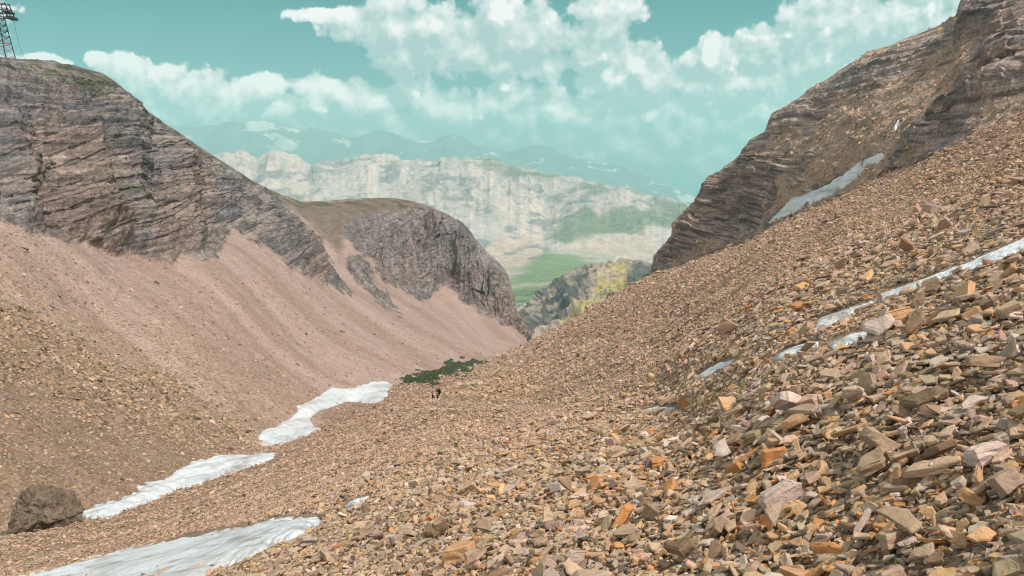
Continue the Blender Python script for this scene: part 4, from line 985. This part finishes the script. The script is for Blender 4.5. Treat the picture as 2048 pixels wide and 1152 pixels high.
# ------------------------------------------------------------------ cable car pylon on the ridge
def tower():
    cpt = pt(-4, 120, 300.0); g_ = None
    for o_ in [o for o in COL.objects if o.get('kind') == 'structure' and o.name.startswith(('mountain', 'terrain'))]:
        ok, loc, *_r = o_.ray_cast(Vector((cpt.x, cpt.y, 400)), Vector((0, 0, -1)))
        if ok and (g_ is None or loc.z > g_.z): g_ = loc
    base = g_ or cpt
    m = 250 / FPX * 1.0           # metres per photo pixel at that depth
    root = bpy.data.objects.new('cable_car_pylon', None); COL.objects.link(root); root.location = (cpt.x, cpt.y, cpt.z - 1.5); root.rotation_euler = (0, 0, R_(12))
    tag(root, 'dark steel lattice cable car pylon cropped by the left edge on the ridge', 'pylon')
    dark = simple_mat('weathered_steel', (0.045, 0.05, 0.055), 0.6, 0.3); red = simple_mat('red_paint', (0.42, 0.12, 0.11)); white = simple_mat('white_paint', (0.5, 0.5, 0.5))
    def beam(bm, a, b, r):
        a, b = Vector(a), Vector(b); d = b - a
        bmesh.ops.create_cone(bm, cap_ends=True, segments=6, radius1=r, radius2=r, depth=d.length, matrix=Matrix.Translation((a + b) / 2) @ d.to_track_quat('Z', 'Y').to_matrix().to_4x4())
    def mk(name, bm, mt, parent=root):
        me = bpy.data.meshes.new(name); bm.to_mesh(me); bm.free(); me.materials.append(mt); o = bpy.data.objects.new(name, me); COL.objects.link(o); o.parent = parent; return o
    H = 14.6; wb, wt = 4.0, 2.4     # half widths
    def hw(z): return wb + (wt - wb) * min(1, z / H)
    for sx in (-1, 1):
        for sy in (-1, 1):
            bm = bmesh.new(); beam(bm, (sx * wb, sy * wb, 0), (sx * wt, sy * wt, H), 0.16); mk('leg', bm, dark)
    zs = [0.2, 2.8, 5.0, 7.0, 9.0, 10.8, 12.6, 14.4]
    for i in range(len(zs) - 1):
        bm = bmesh.new(); a, b = zs[i], zs[i + 1]; ha, hb = hw(a), hw(b)
        for s_ in (-1, 1):
            beam(bm, (-ha, s_ * ha, a), (hb, s_ * hb, b), 0.07); beam(bm, (ha, s_ * ha, a), (-hb, s_ * hb, b), 0.07)
            beam(bm, (s_ * ha, -ha, a), (s_ * hb, hb, b), 0.07); beam(bm, (s_ * ha, ha, a), (s_ * hb, -hb, b), 0.07)
            beam(bm, (-hb, s_ * hb, b), (hb, s_ * hb, b), 0.08); beam(bm, (s_ * hb, -hb, b), (s_ * hb, hb, b), 0.08)
        mk('lattice_bracing', bm, red if zs[i] < 6 and zs[i] > 3 else white if zs[i] < 3 else dark)
    # head frame: cross arms reaching out both sides
    bm = bmesh.new(); top = H + 4.4
    for sy in (-1.6, 1.6):
        for zz, w_ in ((H, 5.6), (H + 1.4, 5.8), (H + 2.9, 5.2), (top, 4.6)):
            beam(bm, (-w_, sy, zz), (w_, sy, zz - (0.3 if zz > H + 2 else 0)), 0.16)
        for s_ in (-1, 1):
            beam(bm, (s_ * 5.7, sy, H), (s_ * 4.4, sy, top), 0.18); beam(bm, (s_ * 2.4, sy, H), (s_ * 5.2, sy, H + 2.8), 0.10); beam(bm, (s_ * 2.4, sy, H), (s_ * 2.2, sy, top), 0.14)
            beam(bm, (s_ * 2.3, sy, H + 2.8), (s_ * 5.4, sy, H), 0.08)
    for xx in (-5.4, -3.8, -2.2, 0, 2.2, 3.8, 5.4): beam(bm, (xx, -1.6, H + 1.4), (xx, 1.6, H + 1.4), 0.10); beam(bm, (xx * .85, -1.6, top - .2), (xx * .85, 1.6, top - .2), 0.08)
    mk('head_frame', bm, dark)
    for s_ in (-1, 1):
        bm = bmesh.new()      # saddle / sheave train hung on the arm's end
        bmesh.ops.create_cube(bm, size=1, matrix=Matrix.Translation((s_ * 5.3, 0, H - 0.1)) @ Matrix.Diagonal((1.5, 5.2, 0.8, 1)))
        bmesh.ops.create_cube(bm, size=1, matrix=Matrix.Translation((s_ * 4.6, 0, H + 1.7)) @ Matrix.Diagonal((2.0, 4.0, 0.35, 1)))
        for yy in (-2.2, -1.1, 0, 1.1, 2.2): bmesh.ops.create_cone(bm, cap_ends=True, segments=18, radius1=0.45, radius2=0.45, depth=0.25, matrix=Matrix.Translation((s_ * 6.15, yy, H - 0.1)) @ Matrix.Rotation(R_(90), 4, 'Y'))
        mk('sheave_train', bm, dark)
        bm = bmesh.new()
        for yy in (-2, -1, 0, 1, 2): beam(bm, (s_ * 5.6, yy, H + 1.5), (s_ * 5.6, yy, H + 2.5), 0.05)
        beam(bm, (s_ * 5.6, -2.2, H + 2.5), (s_ * 5.6, 2.2, H + 2.5), 0.06); mk('railing', bm, dark)
    bm = bmesh.new()
    for s_ in (-0.25, 0.25): beam(bm, (s_, -wb * .8, 0), (s_, -wt, H), 0.05)
    for k in range(30):
        t = k / 29; yy = -wb * .8 + (-wt + wb * .8) * t; beam(bm, (-0.25, yy, t * H), (0.25, yy, t * H), 0.03)
    mk('ladder', bm, dark)
    # hanging cable, falling past the ridge on the right
    a = root.matrix_world if False else Matrix.Translation(root.location) @ Matrix.Rotation(R_(12), 4, 'Z')
    p0 = a @ Vector((5.9, 0, H - 0.6)); e = pt(53, 126, 318.0); bm = bmesh.new(); prev = p0
    for k in range(1, 17):
        t = k / 16; q = p0.lerp(e, t); q.z -= 1.2 * math.sin(math.pi * t) * 0.5; q.x -= 0.5 * math.sin(math.pi * t)
        beam(bm, prev, q, 0.035); prev = q
    me = bpy.data.meshes.new('cable'); bm.to_mesh(me); bm.free(); me.materials.append(dark); o = bpy.data.objects.new('cable', me); COL.objects.link(o)
    tag(o, 'thin cable dropping from the pylon head to the ridge', 'cable')
tower()

# ------------------------------------------------------------------ haze
def haze():
    bm = bmesh.new(); bmesh.ops.create_cube(bm, size=1.0)
    allz = []; 
    for o_ in COL.objects:
        if o_.type == 'MESH' and o_.get('kind') == 'structure':
            n = len(o_.data.vertices); c = np.empty(n * 3, np.float32); o_.data.vertices.foreach_get('co', c); c = c.reshape(-1, 3); allz.append((c.min(0), c.max(0)))
    lo = np.min([a[0] for a in allz], 0); hi = np.max([a[1] for a in allz], 0)
    lo = np.minimum(lo, [-600, -60, -50]) - [50, 20, 1]; hi = np.maximum(hi, [600, 0, 30]) + [50, 50, 3]
    for v in bm.verts: v.co = Vector([(lo[i] if v.co[i] < 0 else hi[i]) for i in range(3)])
    me = bpy.data.meshes.new('haze'); bm.to_mesh(me); bm.free()
    m = bpy.data.materials.new('haze_air'); m.use_nodes = True; nt = m.node_tree; nt.nodes.clear()
    pv = nt.nodes.new('ShaderNodeVolumePrincipled'); pv.inputs['Density'].default_value = HAZE_D; pv.inputs['Color'].default_value = HAZE_C; pv.inputs['Anisotropy'].default_value = 0.0
    out = nt.nodes.new('ShaderNodeOutputMaterial'); nt.links.new(pv.outputs[0], out.inputs['Volume'])
    me.materials.append(m); o = bpy.data.objects.new('haze', me); COL.objects.link(o); tag(o, 'thin turquoise haze filling the valley air', kind='stuff')
    print('haze box', lo, hi)
HAZE_D = 1.32e-4; HAZE_C = (0.55, 1.0, 0.99, 1)
haze()
